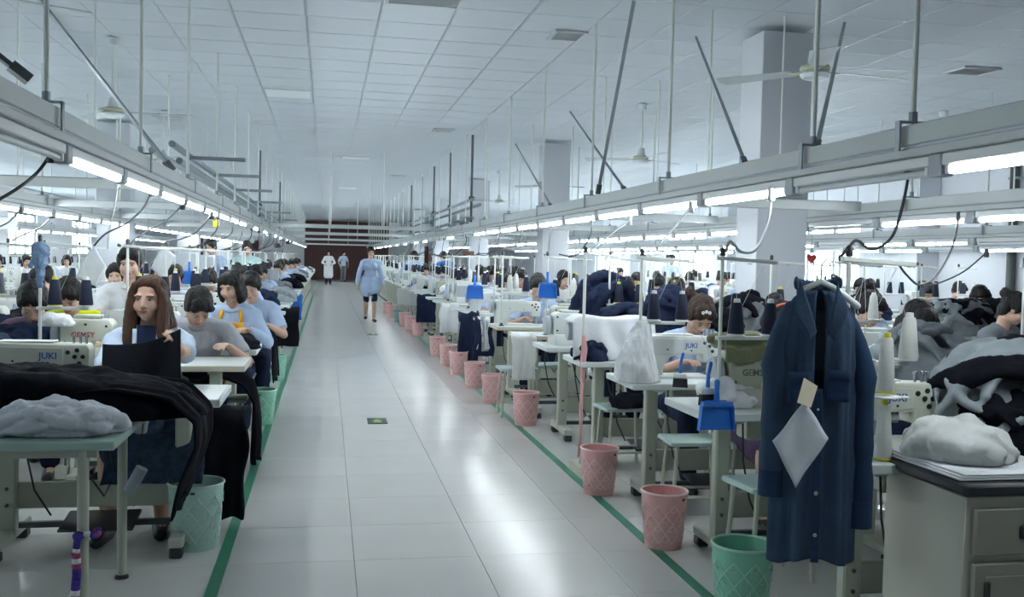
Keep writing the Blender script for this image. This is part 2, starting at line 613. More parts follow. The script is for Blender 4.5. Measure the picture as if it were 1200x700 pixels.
def heap(w, d, h, seed=0, nx=30, ny=24, n=None, lay=None, voxel=None, rough=.3, fat=1.0, only_folds=False, **k):
    """a pile of cloth: a soft mound with rolled folds thrown across it, grown into one surface"""
    r_ = random.Random(int(seed * 977) + 5)
    base = mound(w * .94, d * .92, h * .92, seed, nx, ny, rough=.35, freq=2.2, ragged=.10)
    mb = MB()
    if not only_folds:
        mb.add(base.v, base.f)
    n = n or int(7 + 10 * max(w, d))
    lay = r_.uniform(0, 3.14) if lay is None else lay

    def surf(x, y):
        rr = min(1.0, math.hypot(x / (w * .5), y / (d * .5)))
        return h * .74 * max(0.0, 1 - rr ** 2.6) ** .5
    for i in range(n):
        a = lay + r_.gauss(0, .45)
        off = r_.uniform(-.85, .85)
        bend = r_.uniform(-.5, .5)
        t0, t1 = sorted((r_.uniform(-1.0, .1), r_.uniform(-.1, 1.0)))
        if t1 - t0 < .7:
            t0, t1 = -.8, .85
        pts, rad = [], []
        r0 = r_.uniform(.018, .042) * fat * (.6 + .5 * min(1, max(w, d)))
        N = 12
        for j in range(N + 1):
            t = t0 + (t1 - t0) * j / N
            u, v = t * .96, off * math.sqrt(max(0, 1 - t * t * .8)) + bend * (t * t - .4) * .5 + .06 * math.sin(t * 5 + i)
            # the line runs along direction a, measured in the pile's own oval
            x = (u * math.cos(a) - v * math.sin(a))
            y = (u * math.sin(a) + v * math.cos(a))
            q = math.hypot(x, y)
            if q > .97:
                x, y = x / q * .97, y / q * .97
            x, y = x * w / 2, y * d / 2
            pts.append((x, y, max(r0 * .45, surf(x, y) - r0 * .25 + .012 * math.sin(t * 7 + i * 2))))
            rad.append(r0 * (.45 + .75 * math.sin(math.pi * (j + .6) / (N + 1.2))) * (1 + .2 * math.sin(j * 1.7 + i)))
        mb.tube(pts, rad, 10, sx=1.55, round_ends=True)
    me = blob(mb, voxel or max(.0105, min(.016, max(w, d) / 55)), 2, 'pile')
    wrinkle(me, .010 * fat, 9, (1, 1, 1), seed)
    wrinkle(me, .005 * fat, 24, (1, 1, .6), seed + 4)
    for v in me.vertices:
        if v.co.z < .002:
            v.co.z = .002
    me.update()
    return Ready(me)


def drape(path, y0, y1, seed=0, nu=40, nv=30, amp=0.02, freq=3.0, thick=0.006, hem=0.05, axis='x', spread=0.0):
    """cloth laid along a path of (x, z) points and hanging off its end, folds running along the path"""
    L = [0.0]
    for a, b in zip(path, path[1:]):
        L.append(L[-1] + math.hypot(b[0] - a[0], b[1] - a[1]))

    def pos(t):
        s = t * L[-1]
        for k in range(len(path) - 1):
            if s <= L[k + 1] + 1e-9:
                q = (s - L[k]) / max(1e-9, L[k + 1] - L[k])
                a, b = path[k], path[k + 1]
                return a[0] + (b[0] - a[0]) * q, a[1] + (b[1] - a[1]) * q, b[0] - a[0], b[1] - a[1]
        return path[-1][0], path[-1][1], 0, -1

    def fn(u, v):
        tt = u * (1 + hem * noise.noise(V((v * 3 + seed, seed, 0))))
        tt = min(1.0, max(0.0, tt))
        x, z, dx, dz = pos(tt)
        l = math.hypot(dx, dz) or 1
        sg = 1 if path[-1][0] >= path[0][0] else -1
        nx_, nz_ = -dz / l * sg, dx / l * sg
        w = noise.noise(V((v * freq * 2 + seed, u * 1.3, seed * 2.2)))
        f = amp * (math.sin(v * freq * 6.28 + w * 3 + seed) * 0.6 + w * 0.9 + 0.8 * noise.noise(V((u * 5 + seed, v * 6, 1.5))))
        f += amp * 0.9
        y = y0 + (y1 - y0) * v + 0.03 * noise.noise(V((u * 3, v * 3, seed))) + spread * u * (v - 0.5)
        if axis == 'x':
            return (x + nx_ * f, y, z + nz_ * f)
        return (y, x + nx_ * f, z + nz_ * f)
    mb = MB()
    mb.sheet(nu, nv, fn, thick)
    return mb
# ------------------------------------------------------------------ the hall
CZ = 3.45
XL, XR, YN, YF = -10.2, 10.6, -3.0, 58.0


def tile_mesh(name, s, t, m, ch):
    """one square tile: face proud, edges chamfered"""
    b = MB()
    b.box((0, 0, 0), (s, s, t), bev=ch)
    return b.mesh(name, m, 30)


floor = MB().box(((XL + XR) / 2, (YN + YF) / 2, -0.06), (XR - XL + 0.4, YF - YN + 0.4, 0.10)).build('floor', M_GROUT, None, 0)
structure(floor)
TS, TG = 0.6, 0.0022
ft = tile_mesh('floor_tile', TS - TG, 0.011, M_FLOOR, 0.0008)
FX0, FY0 = 0.15, 5.79 - 0.6 * 5
near = set()
for j in range(0, 13):
    for i in range(-5, 11):
        near.add((i, j))
        o = link('floor_tile', ft, floor)
        o.location = (FX0 + (i + 0.5) * TS, FY0 + (j + 0.5) * TS, -0.0055)
rest = MB()
s = TS / 2 - TG / 2
for j in range(-9, 93):
    for i in range(-17, 18):
        if (i, j) in near:
            continue
        x, y = FX0 + (i + 0.5) * TS, FY0 + (j + 0.5) * TS
        if not (XL + 0.3 < x < XR - 0.2 and YN < y < YF):
            continue
        rest.add([(x - s, y - s, 0), (x + s, y - s, 0), (x + s, y + s, 0), (x - s, y + s, 0),
                  (x - s, y - s, -.01), (x + s, y - s, -.01), (x + s, y + s, -.01), (x - s, y + s, -.01)],
                 [(0, 1, 2, 3), (0, 4, 5, 1), (1, 5, 6, 2), (2, 6, 7, 3), (3, 7, 4, 0)])
stuff(rest.build('floor_tile_field', M_FLOOR, floor, 0))

ceiling = MB().box(((XL + XR) / 2, (YN + YF) / 2, CZ + 0.09), (XR - XL + 0.4, YF - YN + 0.4, 0.1)).build('ceiling', M_GAP, None, 0)
structure(ceiling)
ct = tile_mesh('ceiling_tile', 0.588, 0.012, M_CEIL, 0.004)
CX0, CY0 = 0.4, 5.96
near = set()
for j in range(0, 12):
    for i in range(-9, 15):
        near.add((i, j))
        o = link('ceiling_tile', ct, ceiling)
        o.location = (CX0 + (i + 0.5) * TS, CY0 + (j + 0.5) * TS, CZ + 0.006)
rest = MB()
s = 0.294
for j in range(-15, 87):
    for i in range(-18, 18):
        if (i, j) in near:
            continue
        x, y = CX0 + (i + 0.5) * TS, CY0 + (j + 0.5) * TS
        if not (XL + 0.3 < x < XR and YN < y < YF):
            continue
        rest.add([(x - s, y - s, CZ), (x + s, y - s, CZ), (x + s, y + s, CZ), (x - s, y + s, CZ),
                  (x - s, y - s, CZ + .012), (x + s, y - s, CZ + .012), (x + s, y + s, CZ + .012), (x - s, y + s, CZ + .012)],
                 [(3, 2, 1, 0), (1, 5, 4, 0), (2, 6, 5, 1), (3, 7, 6, 2), (0, 4, 7, 3)])
stuff(rest.build('ceiling_tile_field', M_CEIL, ceiling, 0))
grid = MB()
for i in range(-17, 18):
    x = CX0 + i * TS
    grid.box((x, (YN + YF) / 2, CZ + 0.008), (0.011, YF - YN, 0.02))
for j in range(-14, 87):
    y = CY0 + j * TS
    grid.box(((XL + XR) / 2, y, CZ + 0.009), (XR - XL, 0.009, 0.02))
stuff(grid.build('ceiling_grid_bars', M_TBAR, ceiling, 0))


def wall_x(name, X, th, openings, m):
    """wall in the plane X with window openings (y0, y1, z0, z1)"""
    b = MB()
    y = YN - 0.2
    for (a, c, z0, z1) in sorted(openings):
        b.box((X, (y + a) / 2, CZ / 2), (th, a - y, CZ + .1))
        b.box((X, (a + c) / 2, z0 / 2), (th, c - a, z0))
        b.box((X, (a + c) / 2, (z1 + CZ + .05) / 2), (th, c - a, CZ + .05 - z1))
        y = c
    b.box((X, (y + YF + .2) / 2, CZ / 2), (th, YF + .2 - y, CZ + .1))
    return structure(b.build(name, m, None, 0))


LW = [(1.6 + 8.1 * k, 4.8 + 8.1 * k, 1.2, 2.65) for k in range(7)]
RW = [(17.9, 21.3, 1.0, 2.62), (26.0, 29.4, 1.0, 2.62), (34.1, 37.5, 1.0, 2.62), (42.2, 45.6, 1.0, 2.62)]
wall_x('wall_left', XL - 0.1, 0.2, LW, M_WALL)
wall_x('wall_right', XR + 0.1, 0.2, RW, M_WALL_SHADED)
M_FRAME = mat('window_frame_paint', (0.16, 0.19, 0.19), 0.5, 0, 0.1)
M_SILL = mat('window_sill_stone', (0.30, 0.36, 0.34), 0.6, 0, 0.1)
M_GLASS = bpy.data.materials.new('window_glass')
M_GLASS.use_nodes = True
_n = M_GLASS.node_tree.nodes
_t, _g, _x = _n.new('ShaderNodeBsdfTransparent'), _n.new('ShaderNodeBsdfGlossy'), _n.new('ShaderNodeMixShader')
_t.inputs[0].default_value = (0.93, 0.97, 0.96, 1)
_g.inputs['Roughness'].default_value = 0.03
_x.inputs[0].default_value = 0.05
for a, c in ((_t.outputs[0], _x.inputs[1]), (_g.outputs[0], _x.inputs[2]), (_x.outputs[0], _n['Material Output'].inputs[0])):
    M_GLASS.node_tree.links.new(a, c)
wn = 0
for X, lst, sg in ((XL - 0.1, LW, 1), (XR + 0.1, RW, -1)):
    for (y0, y1, z0, z1) in lst:
        wn += 1
        w = structure(thing('window_%d' % wn, None, None, (X, (y0 + y1) / 2, z0)))
        W, H = y1 - y0, z1 - z0
        f = MB()
        for yy in (-W / 2 + .03, W / 2 - .03):
            f.box((0, yy, H / 2), (0.07, 0.06, H))
        for zz in (0.03, H - .03):
            f.box((0, 0, zz), (0.07, W, 0.06))
        f.build('window_frame', M_FRAME, w, 0)
        for yy in (-W / 6, W / 6):
            MB().box((0, yy, H / 2), (0.06, 0.07, H - .12)).build('mullion', M_FRAME, w, 0)
        MB().box((0, 0, H * .62), (0.05, W - .12, 0.045)).build('transom', M_FRAME, w, 0)
        for k in range(3):
            MB().box((0, -W / 3 + k * W / 3, H / 2), (0.006, W / 3 - .08, H - .1)).build('pane', M_GLASS, w, 0)
        MB().box((sg * 0.14, 0, -0.03), (0.14, W + .16, 0.05), bev=.008).build('window_sill', M_SILL, w)
        L = bpy.data.lights.new('window_daylight', 'AREA')
        L.shape = 'RECTANGLE'
        L.size, L.size_y = W, H
        L.cycles.is_portal = True
        lo = link('window_daylight', L)
        lo.location = (X - sg * 0.12, (y0 + y1) / 2, z0 + H / 2)
        lo.rotation_euler = (0, R(90) * (-1 if sg > 0 else 1), 0)

wb = MB()
wb.box(((XL + XR) / 2, YF + 0.1, CZ / 2), (XR - XL + .4, 0.2, CZ + .1))
wall_back = structure(wb.build('wall_back', M_WALL, None, 0))
MB().box((1.15, YF - 0.03, CZ / 2), (4.9, 0.06, CZ), bev=.01).build('brown_panel', M_BROWN, wall_back)
for x0, x1, z0, z1 in ((-7.7, -7.0, 1.0, 2.3), (-6.6, -6.3, 1.1, 2.2), (-4.4, -3.9, 0.2, 2.2), (5.6, 6.0, 0.9, 2.1), (6.9, 7.2, 1.2, 2.1)):
    MB().box(((x0 + x1) / 2, YF - 0.03, (z0 + z1) / 2), (x1 - x0, 0.06, z1 - z0), bev=.01).build('brown_panel', M_BROWN, wall_back)
structure(MB().box(((XL + XR) / 2, YN - 0.1, CZ / 2), (XR - XL + .4, 0.2, CZ + .1)).build('wall_front', M_WALL, None, 0))
for n_, X in (('left', XL + .006), ('right', XR - .006)):
    structure(MB().box((X, (YN + YF) / 2, 0.05), (0.012, YF - YN - .1, 0.1)).build('baseboard_' + n_, M_SILL, None, 0))

cn = 0
for X0, Ys in ((3.53, (7.55, 15.74, 23.9, 32.0, 40.1)), (-3.46, (15.74, 23.9, 32.0, 40.1))):
    for y in Ys:
        cn += 1
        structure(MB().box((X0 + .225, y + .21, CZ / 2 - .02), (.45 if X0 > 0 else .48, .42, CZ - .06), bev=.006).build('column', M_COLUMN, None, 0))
for y in (7.55, 15.3, 23.5, 31.6):
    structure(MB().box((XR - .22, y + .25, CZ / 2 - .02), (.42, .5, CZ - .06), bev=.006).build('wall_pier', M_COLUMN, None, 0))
M_PIPE = mat('dark_drain_pipe', (0.035, 0.045, 0.045), 0.5, 0, 0.1)
dp = thing('wall_pipe', 'dark vertical pipe on the far right wall near the photo edge', 'pipe', (XR - .09, 13.35, 0.1))
MB().tube([(0, 0, 0), (0, 0, 3.3)], 0.07, 14).build('pipe', M_PIPE, dp)
for z in (.6, 1.7, 2.8):
    MB().box((.02, 0, z), (.14, .19, .04), bev=.006).build('bracket', M_GREYSTEEL, dp)

# green tape along both edges of the aisle
for X, side in ((-0.46, 'left'), (1.655, 'right')):
    o = MB().box((0, 0, 0), (0.055, YF - 2.2, 0.0012)).build('floor_marking_tape', M_TAPE, None, 0)
    o.location = (X, 2.0 + (YF - 2.2) / 2, 0.0012)
    tag(o, 'long green tape line along the %s edge of the aisle floor' % side, 'tape line', 'green tape lines beside the aisle')
sg = thing('floor_sign', 'small black exit sign with glowing green arrow on the aisle floor', 'floor sign', (0.457, 8.5, 0.0))
MB().box((0, 0, 0.002), (0.17, 0.29, 0.004), bev=.001).build('plate', mat('black_sign_plate', (0.03, 0.035, 0.03), 0.4), sg)
M_SIGNG = mat('sign_green', (0.30, 0.62, 0.10), 0.4)
ar = MB()
ar.prism([(-.055, -.02), (0, .085), (.055, -.02), (.022, -.02), (.04, -.10), (-.04, -.10), (-.022, -.02)], 0.0045, 0.0055, 'xy')
ar.build('arrow', M_SIGNG, sg, 0)
sg2 = thing('floor_sign', 'small dark exit sign seen far down the aisle floor', 'floor sign', (0.86, 18.0, 0.0))
MB().box((0, 0, 0.002), (0.17, 0.29, 0.004), bev=.001).build('plate', MATS['black_sign_plate'], sg2)
ar.build('arrow', M_SIGNG, sg2, 0)

# ------------------------------------------------------------------ ceiling fittings
M_VENT = mat('vent_metal', (0.55, 0.58, 0.6), 0.4, 0.3, 0.05)
M_VENTD = mat('vent_dark', (0.12, 0.13, 0.14), 0.8)


def vent(x, y, w, d, label):
    t = thing('ceiling_vent', label, 'vent', (x, y, CZ), 0, 'vents in the ceiling')
    MB().box((0, 0, -0.002), (w - .03, d - .03, 0.006)).build('backing', M_VENTD, t, 0)
    f = MB()
    for s_ in (-1, 1):
        f.box((s_ * (w / 2 - .015), 0, -.012), (.03, d, .024), bev=.004)
        f.box((0, s_ * (d / 2 - .015), -.012), (w - .06, .03, .024), bev=.004)
    f.build('frame', M_VENT, t)
    n = 8
    sl = MB().box((0, 0, 0), (w - .06, .02, .006), Matrix.Rotation(R(35), 4, 'X')).mesh('slat', M_VENT, 0)
    for k in range(n):
        o = link('slat', sl, t)
        o.location = (0, -d / 2 + .03 + (k + .5) * (d - .06) / n, -.012)


vent(0.71, 7.55, 0.6, 0.3, 'slatted metal vent at the top edge of the photo')
vent(2.06, 8.38, 0.3, 0.34, 'small white grille vent in the ceiling above the right beam')
vent(6.3, 8.68, 0.42, 0.34, 'square dark vent in the ceiling at the upper right')
vent(1.76, 15.1, 0.32, 0.3, 'narrow distant vent in the ceiling right of the aisle')
vent(-2.35, 15.2, 0.4, 0.3, 'distant dark vent in the ceiling beside the left column')
vent(-1.9, 7.1, 0.55, 0.34, 'dark slatted vent in the ceiling at the upper left corner')
vent(1.7, 24.0, 0.4, 0.34, 'tiny far vent in the ceiling down the hall')
M_PANEL = mat('ceiling_light_panel', (0.80, 0.84, 0.87), 0.5, 0, 0.02)
for (x, y, lab) in ((-0.5, 12.4, 'nearest'), (0.55, 20.0, 'second'), (0.55, 29.0, 'farthest')):
    t = thing('ceiling_light_panel', 'pale unlit light panel set in the ceiling, %s from the camera' % lab, 'light panel', (x, y, CZ), 0, 'unlit ceiling light panels')
    MB().box((0, 0, -.006), (.54, .54, .014), bev=.004).build('diffuser', M_PANEL, t)
    MB().box((0, 0, -.003), (.57, .57, .010), bev=.003).build('frame', M_TBAR, t)


# ceiling fans
M_FAN = mat('fan_enamel', (0.60, 0.66, 0.68), 0.4, 0, 0.05)
M_BRASS = mat('fan_brass', (0.42, 0.43, 0.30), 0.35, 0.3, 0.08)
fan0 = thing('ceiling_fan', 'large ceiling fan in front of the nearest column', 'ceiling fan', (0, 0, 0), 0, 'ceiling fans')
MB().tube([(0, 0, .05), (0, 0, .62)], .011, 10).build('downrod', M_ROD, fan0)
MB().lathe([(.012, .62), (.05, .63), (.06, .70), (.02, .71)], 16).build('canopy', M_FAN, fan0)
MB().lathe([(.018, .15), (.04, .145), (.05, .06), (.055, .05)], 18).build('rod_cover', M_FAN, fan0)
MB().lathe([(.05, .05), (.092, .046), (.10, .03), (.094, .012), (.08, .01)], 24).build('brass_ring', M_BRASS, fan0)
MB().lathe([(.08, .012), (.10, -.01), (.085, -.035), (.03, -.05), (.002, -.051)], 24).build('motor', M_FAN, fan0)
for k in range(3):
    a = math.radians(8 + 120 * k)
    b = MB()
    Mr = Matrix.Rotation(a, 4, 'Z') @ Matrix.Rotation(R(9), 4, 'X')
    n = 10
    out = []
    for i in range(n + 1):
        x = .15 + (.70 - .15) * i / n
        wd = .055 + .02 * (i / n)
        out.append((x, wd))
    poly = [(x, -w) for x, w in out] + [(.715, 0)] + [(x, w) for x, w in reversed(out)]
    p2 = MB()
    p2.prism(poly, .012, .016, 'xy')
    b.add(p2.v, p2.f, Mr)
    bl = b.build('blade', mat('fan_blade_grey', (.36, .41, .43), .45, 0, .06), fan0, 30)
    br = MB()
    p2 = MB().box((.125, 0, .008), (.11, .05, .007), bev=.002)
    br.add(p2.v, p2.f, Mr)
    br.build('blade_arm', M_BRASS, bl)
for (x, y, z, rz, lab) in ((3.18, 6.0, 2.74, 0, None), (3.87, 11.7, 2.74, 24, 'second ceiling fan behind the first along the right side'),
                           (3.75, 16.5, 2.74, 0, 'third and smallest ceiling fan along the right side'),
                           (-2.0, 9.7, 2.74, -6, 'ceiling fan hanging at the left above the aisle beam'),
                           (-1.93, 5.4, 2.74, 20, 'nearest ceiling fan cut off at the upper left corner'),
                           (3.8, 21.5, 2.74, 40, 'fourth ceiling fan, deep down the right side'),
                           (-2.3, 14.5, 2.74, 50, 'far ceiling fan on the left before the column'),
                           (7.6, 11.0, 2.74, 15, 'ceiling fan over the second right aisle')):
    if lab is None:
        fan0.location = (x, y, z)
        fan0.rotation_euler = (0, 0, R(rz))
    else:
        dup(fan0, (x, y, z), R(rz), lab)


# ------------------------------------------------------------------ hanging light beams
lamp_on = thing('tube_lamp', 'lit fluorescent tube lamp under the beam', 'lamp')
MB().box((0, 0, .028), (.05, 1.06, .045), bev=.006).build('housing', M_WHITEPL, lamp_on)
MB().tube([(0, -.49, -.012), (0, .49, -.012)], .014, 10).build('tube', M_TUBE, lamp_on)
for s_ in (-1, 1):
    MB().box((0, s_ * .505, -.006), (.04, .028, .042), bev=.005).build('tube_holder', M_WHITEPL, lamp_on)
lamp_off = thing('tube_lamp', 'unlit fluorescent tube lamp under the right beam near the camera', 'lamp')
MB().box((0, 0, .028), (.05, 1.06, .045), bev=.006).build('housing', M_WHITEPL, lamp_off)
MB().tube([(0, -.49, -.012), (0, .49, -.012)], .014, 10).build('tube', M_TUBEOFF, lamp_off)
for s_ in (-1, 1):
    MB().box((0, s_ * .505, -.006), (.04, .028, .042), bev=.005).build('tube_holder', M_WHITEPL, lamp_off)
LAMP_USED = {'on': False, 'off': False}
rod_mesh = MB().tube([(0, 0, 0), (0, 0, 1)], .0105, 8).mesh('hanger_rod', M_ROD)
cl = MB()
cl.box((0, 0, .035), (.13, .03, .008))
cl.box((-.061, 0, -.02), (.008, .03, .115))
cl.box((.061, 0, -.02), (.008, .03, .115))
cl.tube([(0, 0, .03), (0, 0, .075)], .017, 8)
clamp_mesh = cl.mesh('clamp', M_GREYSTEEL, 30)
sock_mesh = MB().box((0, 0, 0), (.06, .075, .085), bev=.006).mesh('socket_box', M_SOCKET)


def light_beam(X, Y0, Y1, z, rods, lamp0, pitch, n, off, where, glabel):
    t = thing('light_beam', 'long hanging grey light beam %s' % where, 'light beam', (X, Y0, z), 0, 'hanging light beams along the rows')
    L = Y1 - Y0
    MB().box((0, L / 2, 0), (.085, L, .078), bev=.004).build('channel', M_BEAM, t, 0)
    MB().box((0, L / 2, -.044), (.07, L, .012)).build('groove', M_GREYSTEEL, t, 0)
    MB().box((0, L / 2, -.066), (.08, L, .034), bev=.004).build('lower_track', M_BEAM, t, 0)
    for y in rods:
        o = link('hanger_rod', rod_mesh, t)
        o.location = (0, y - Y0, .09)
        o.scale = (1, 1, CZ - z - .09)
        o = link('clamp', clamp_mesh, t)
        o.location = (0, y - Y0, .02)
    for k in range(n):
        y = lamp0 + pitch * k
        o = link('socket_box', sock_mesh, t)
        o.location = (0, y - Y0 - pitch / 2, -.125)
        kind = 'off' if k in off else 'on'
        src = lamp_off if kind == 'off' else lamp_on
        lab = '%s fluorescent tube lamp, %s from the camera under the light beam %s' % ('lit' if kind == 'on' else 'unlit', ORD[k], glabel)
        loc = (X, y, z - .135)
        if not LAMP_USED[kind]:
            src.location = loc
            src['label'] = lab
            src['group'] = 'fluorescent tube lamps'
            LAMP_USED[kind] = True
        else:
            dup(src, loc, 0, lab, 'fluorescent tube lamps')
    return t


ZB = 1.955
light_beam(2.2, 1.6, 54, ZB, [3.37, 4.14, 6.07, 7.95] + [9.85 + 1.9 * k for k in range(23)], 2.62, 1.13, 45, {1, 11, 12, 14, 15, 16, 18, 20, 21, 23, 24, 26, 27, 29, 31, 32, 34, 36, 37, 39, 41, 42}, 'right of the aisle', 'right of the aisle')
light_beam(-1.1, 2.0, 54, ZB + .02, [4.125, 6.1, 8.08, 10.15] + [12.1 + 2.0 * k for k in range(20)], 3.8, 1.16, 43, {0, 9, 11, 13, 14, 16, 18, 19, 21, 23, 24, 26, 28, 29, 31, 33, 35, 36, 38, 40}, 'left of the aisle', 'left of the aisle')
light_beam(4.32, 3.0, 40, ZB - .02, [4.6, 6.6] + [8.5 + 2.0 * k for k in range(15)], 5.3, 1.15, 30, {2}, 'over the second right row', 'over second right row')
light_beam(-3.05, 6.0, 42, ZB + .02, [7.4, 9.3] + [11.3 + 2.0 * k for k in range(15)], 7.6, 1.17, 28, set(), 'over the second left row', 'over second left row')
light_beam(7.3, 6.0, 40, ZB - .05, [7.5 + 2.2 * k for k in range(14)], 9.3, 1.2, 24, {0, 3}, 'over the third right row', 'over third right row')
light_beam(9.2, 8.0, 40, ZB - .08, [9.5 + 2.2 * k for k in range(13)], 10.6, 1.2, 22, {2, 5}, 'beside the right wall', 'beside the right wall')
light_beam(-6.4, 12.0, 44, ZB + .02, [13.5 + 2.2 * k for k in range(13)], 13.0, 1.2, 24, set(), 'over the third left row', 'over third left row')


def cross_beam(x0, x1, y, z, label, h=.075):
    t = thing('cross_beam', label, 'cross beam', (x0, y, z), 0, 'cross beams linking the light beams')
    L = x1 - x0
    MB().box((L / 2, 0, 0), (L, .06, h), bev=.004).build('channel', M_BEAM, t, 0)
    MB().box((L / 2, 0, h / 2 + .002), (L, .062, .004)).build('cap_strip', M_GREYSTEEL, t, 0)
    for q in (.35, .65) if L > 1.5 else (.5,):
        MB().tube([(L * q, 0, h / 2), (L * q, 0, CZ - z)], .008, 6).build('hanger_rod', M_ROD, t)


for k, y in enumerate((5.95, 7.25, 10.2, 14.0, 18.0, 22.0, 26.5)):
    if k != 0:
        cross_beam(2.24, 4.28, y, ZB - .01, '%s grey cross beam from the camera between the first two right rows' % ORD[k - 1])
for k, y in enumerate((8.05, 11.6, 15.2, 19.2, 23.2, 27.5)):
    cross_beam(-3.0, -1.14, y, ZB + .01, '%s grey cross beam from the camera between the two left rows' % ORD[k])
for k, y in enumerate((18.4, 24.8, 34.0, 49.0)):
    cross_beam(-1.06, 2.16, y, ZB + .03, '%s grey cross beam from the camera spanning above the aisle' % ORD[k], .07)
for k, y in enumerate((9.8, 14.5, 20.0)):
    cross_beam(7.34, 9.16, y, ZB - .06, '%s grey cross beam from the camera beside the right wall' % ORD[k])
cross_beam(-9.9, -3.1, 10.6, ZB - .26, 'long low grey duct crossing the left windows', .13)


def brace(a, b, r, label, m=M_GREYSTEEL):
    t = thing('steel_brace', label, 'brace', a, 0, 'diagonal braces of the light beams')
    d = V(b) - V(a)
    MB().bar((0, 0, 0), d, r, r * .35, .001).build('flat_bar', m, t, 0)
    e = d.normalized()
    MB().bar(-e * .01, e * .07, r * 1.5, r * .7).build('foot_plate', M_DARKSTEEL, t, 0)


brace((2.2, 7.75, 2.02), (2.27, 7.14, 3.44), .028, 'light steel brace leaning up from the right beam to the ceiling')
brace((2.25, 5.0, 2.02), (3.15, 8.1, 3.44), .02, 'thin dark brace from right beam to ceiling before the column')
brace((2.25, 7.2, 2.02), (3.16, 12.6, 3.44), .024, 'dark brace crossing behind the light steel brace on the right')
brace((2.25, 9.7, 2.02), (3.16, 16.4, 3.44), .024, 'small dark brace slanting above the right beam, farther off')
brace((2.25, 4.2, 2.02), (4.11, 7.29, 3.44), .022, 'dark brace behind the nearest ceiling fan')
brace((-1.12, 7.4, 2.05), (-2.14, 6.7, 3.44), .045, 'long grey brace slanting across the upper left of the ceiling')
brace((-1.12, 3.95, 2.09), (-1.95, 3.6, 2.75), .05, 'thick dark brace at the left edge of the photo', M_DARKSTEEL)


def pipe_rail(X, Y0, Y1, poles, zs, label, dx, arms=()):
    t = thing('pipe_rail', label, 'pipe rail', (X, Y0, 0), 0, 'overhead pipe rails')
    for i, z in enumerate(zs):
        MB().tube([(dx[i], 0, z), (dx[i], Y1 - Y0, z)], .03, 8).build('rail', M_GREYSTEEL, t)
    for y in poles:
        MB().tube([(0, y - Y0, min(zs) - .06), (0, y - Y0, CZ - .005)], .02, 8).build('pole', M_DARKSTEEL, t)
        MB().box((0, y - Y0, max(zs) + .03), (.09, .07, .05), bev=.008).build('clamp', M_DARKSTEEL, t)
    for y in arms:
        MB().bar((0, y - Y0, max(zs) - .02), (.52, y - Y0, max(zs) - .02), .035, .035).build('cross_arm', M_GREYSTEEL, t, 0)


pipe_rail(2.29, 15.4, 34, [15.54, 18.34, 21.2, 24.0, 26.97, 30.0], (2.40, 2.32, 2.10), 'grey pipe rail on dark poles above the right beam', (0, .12, 0))
pipe_rail(-1.3, 8.6, 34, [19.4, 27.6], (2.36, 2.22, 2.3), 'grey pipe rail with cross arms above the left beam', (0, .06, -.16), (9.6, 11.6, 14.2, 17.3, 21.5, 26.0))
# ------------------------------------------------------------------ furniture and machines (each built once, then copied)
def bevelled(mb, w, ang=35, seg=2):
    me = bpy.data.meshes.new('b')
    me.from_pydata(mb.v, [], mb.f)
    bm = bmesh.new()
    bm.from_mesh(me)
    bmesh.ops.remove_doubles(bm, verts=bm.verts, dist=1e-5)
    bmesh.ops.recalc_face_normals(bm, faces=bm.faces)
    es = [e for e in bm.edges if len(e.link_faces) == 2 and e.calc_face_angle() > R(ang)]
    bmesh.ops.bevel(bm, geom=es, offset=w, segments=seg, affect='EDGES', profile=.5, clamp_overlap=True)
    out = MB()
    bm.verts.index_update()
    out.add([tuple(v.co) for v in bm.verts], [tuple(v.index for v in f.verts) for f in bm.faces])
    bm.free()
    bpy.data.meshes.remove(me)
    return out


FAR = (0, -60, -40)   # prototypes are always moved to their first place below
TOPZ = 0.76
RX90 = Matrix.Rotation(R(90), 4, 'X')
RY90 = Matrix.Rotation(R(90), 4, 'Y')


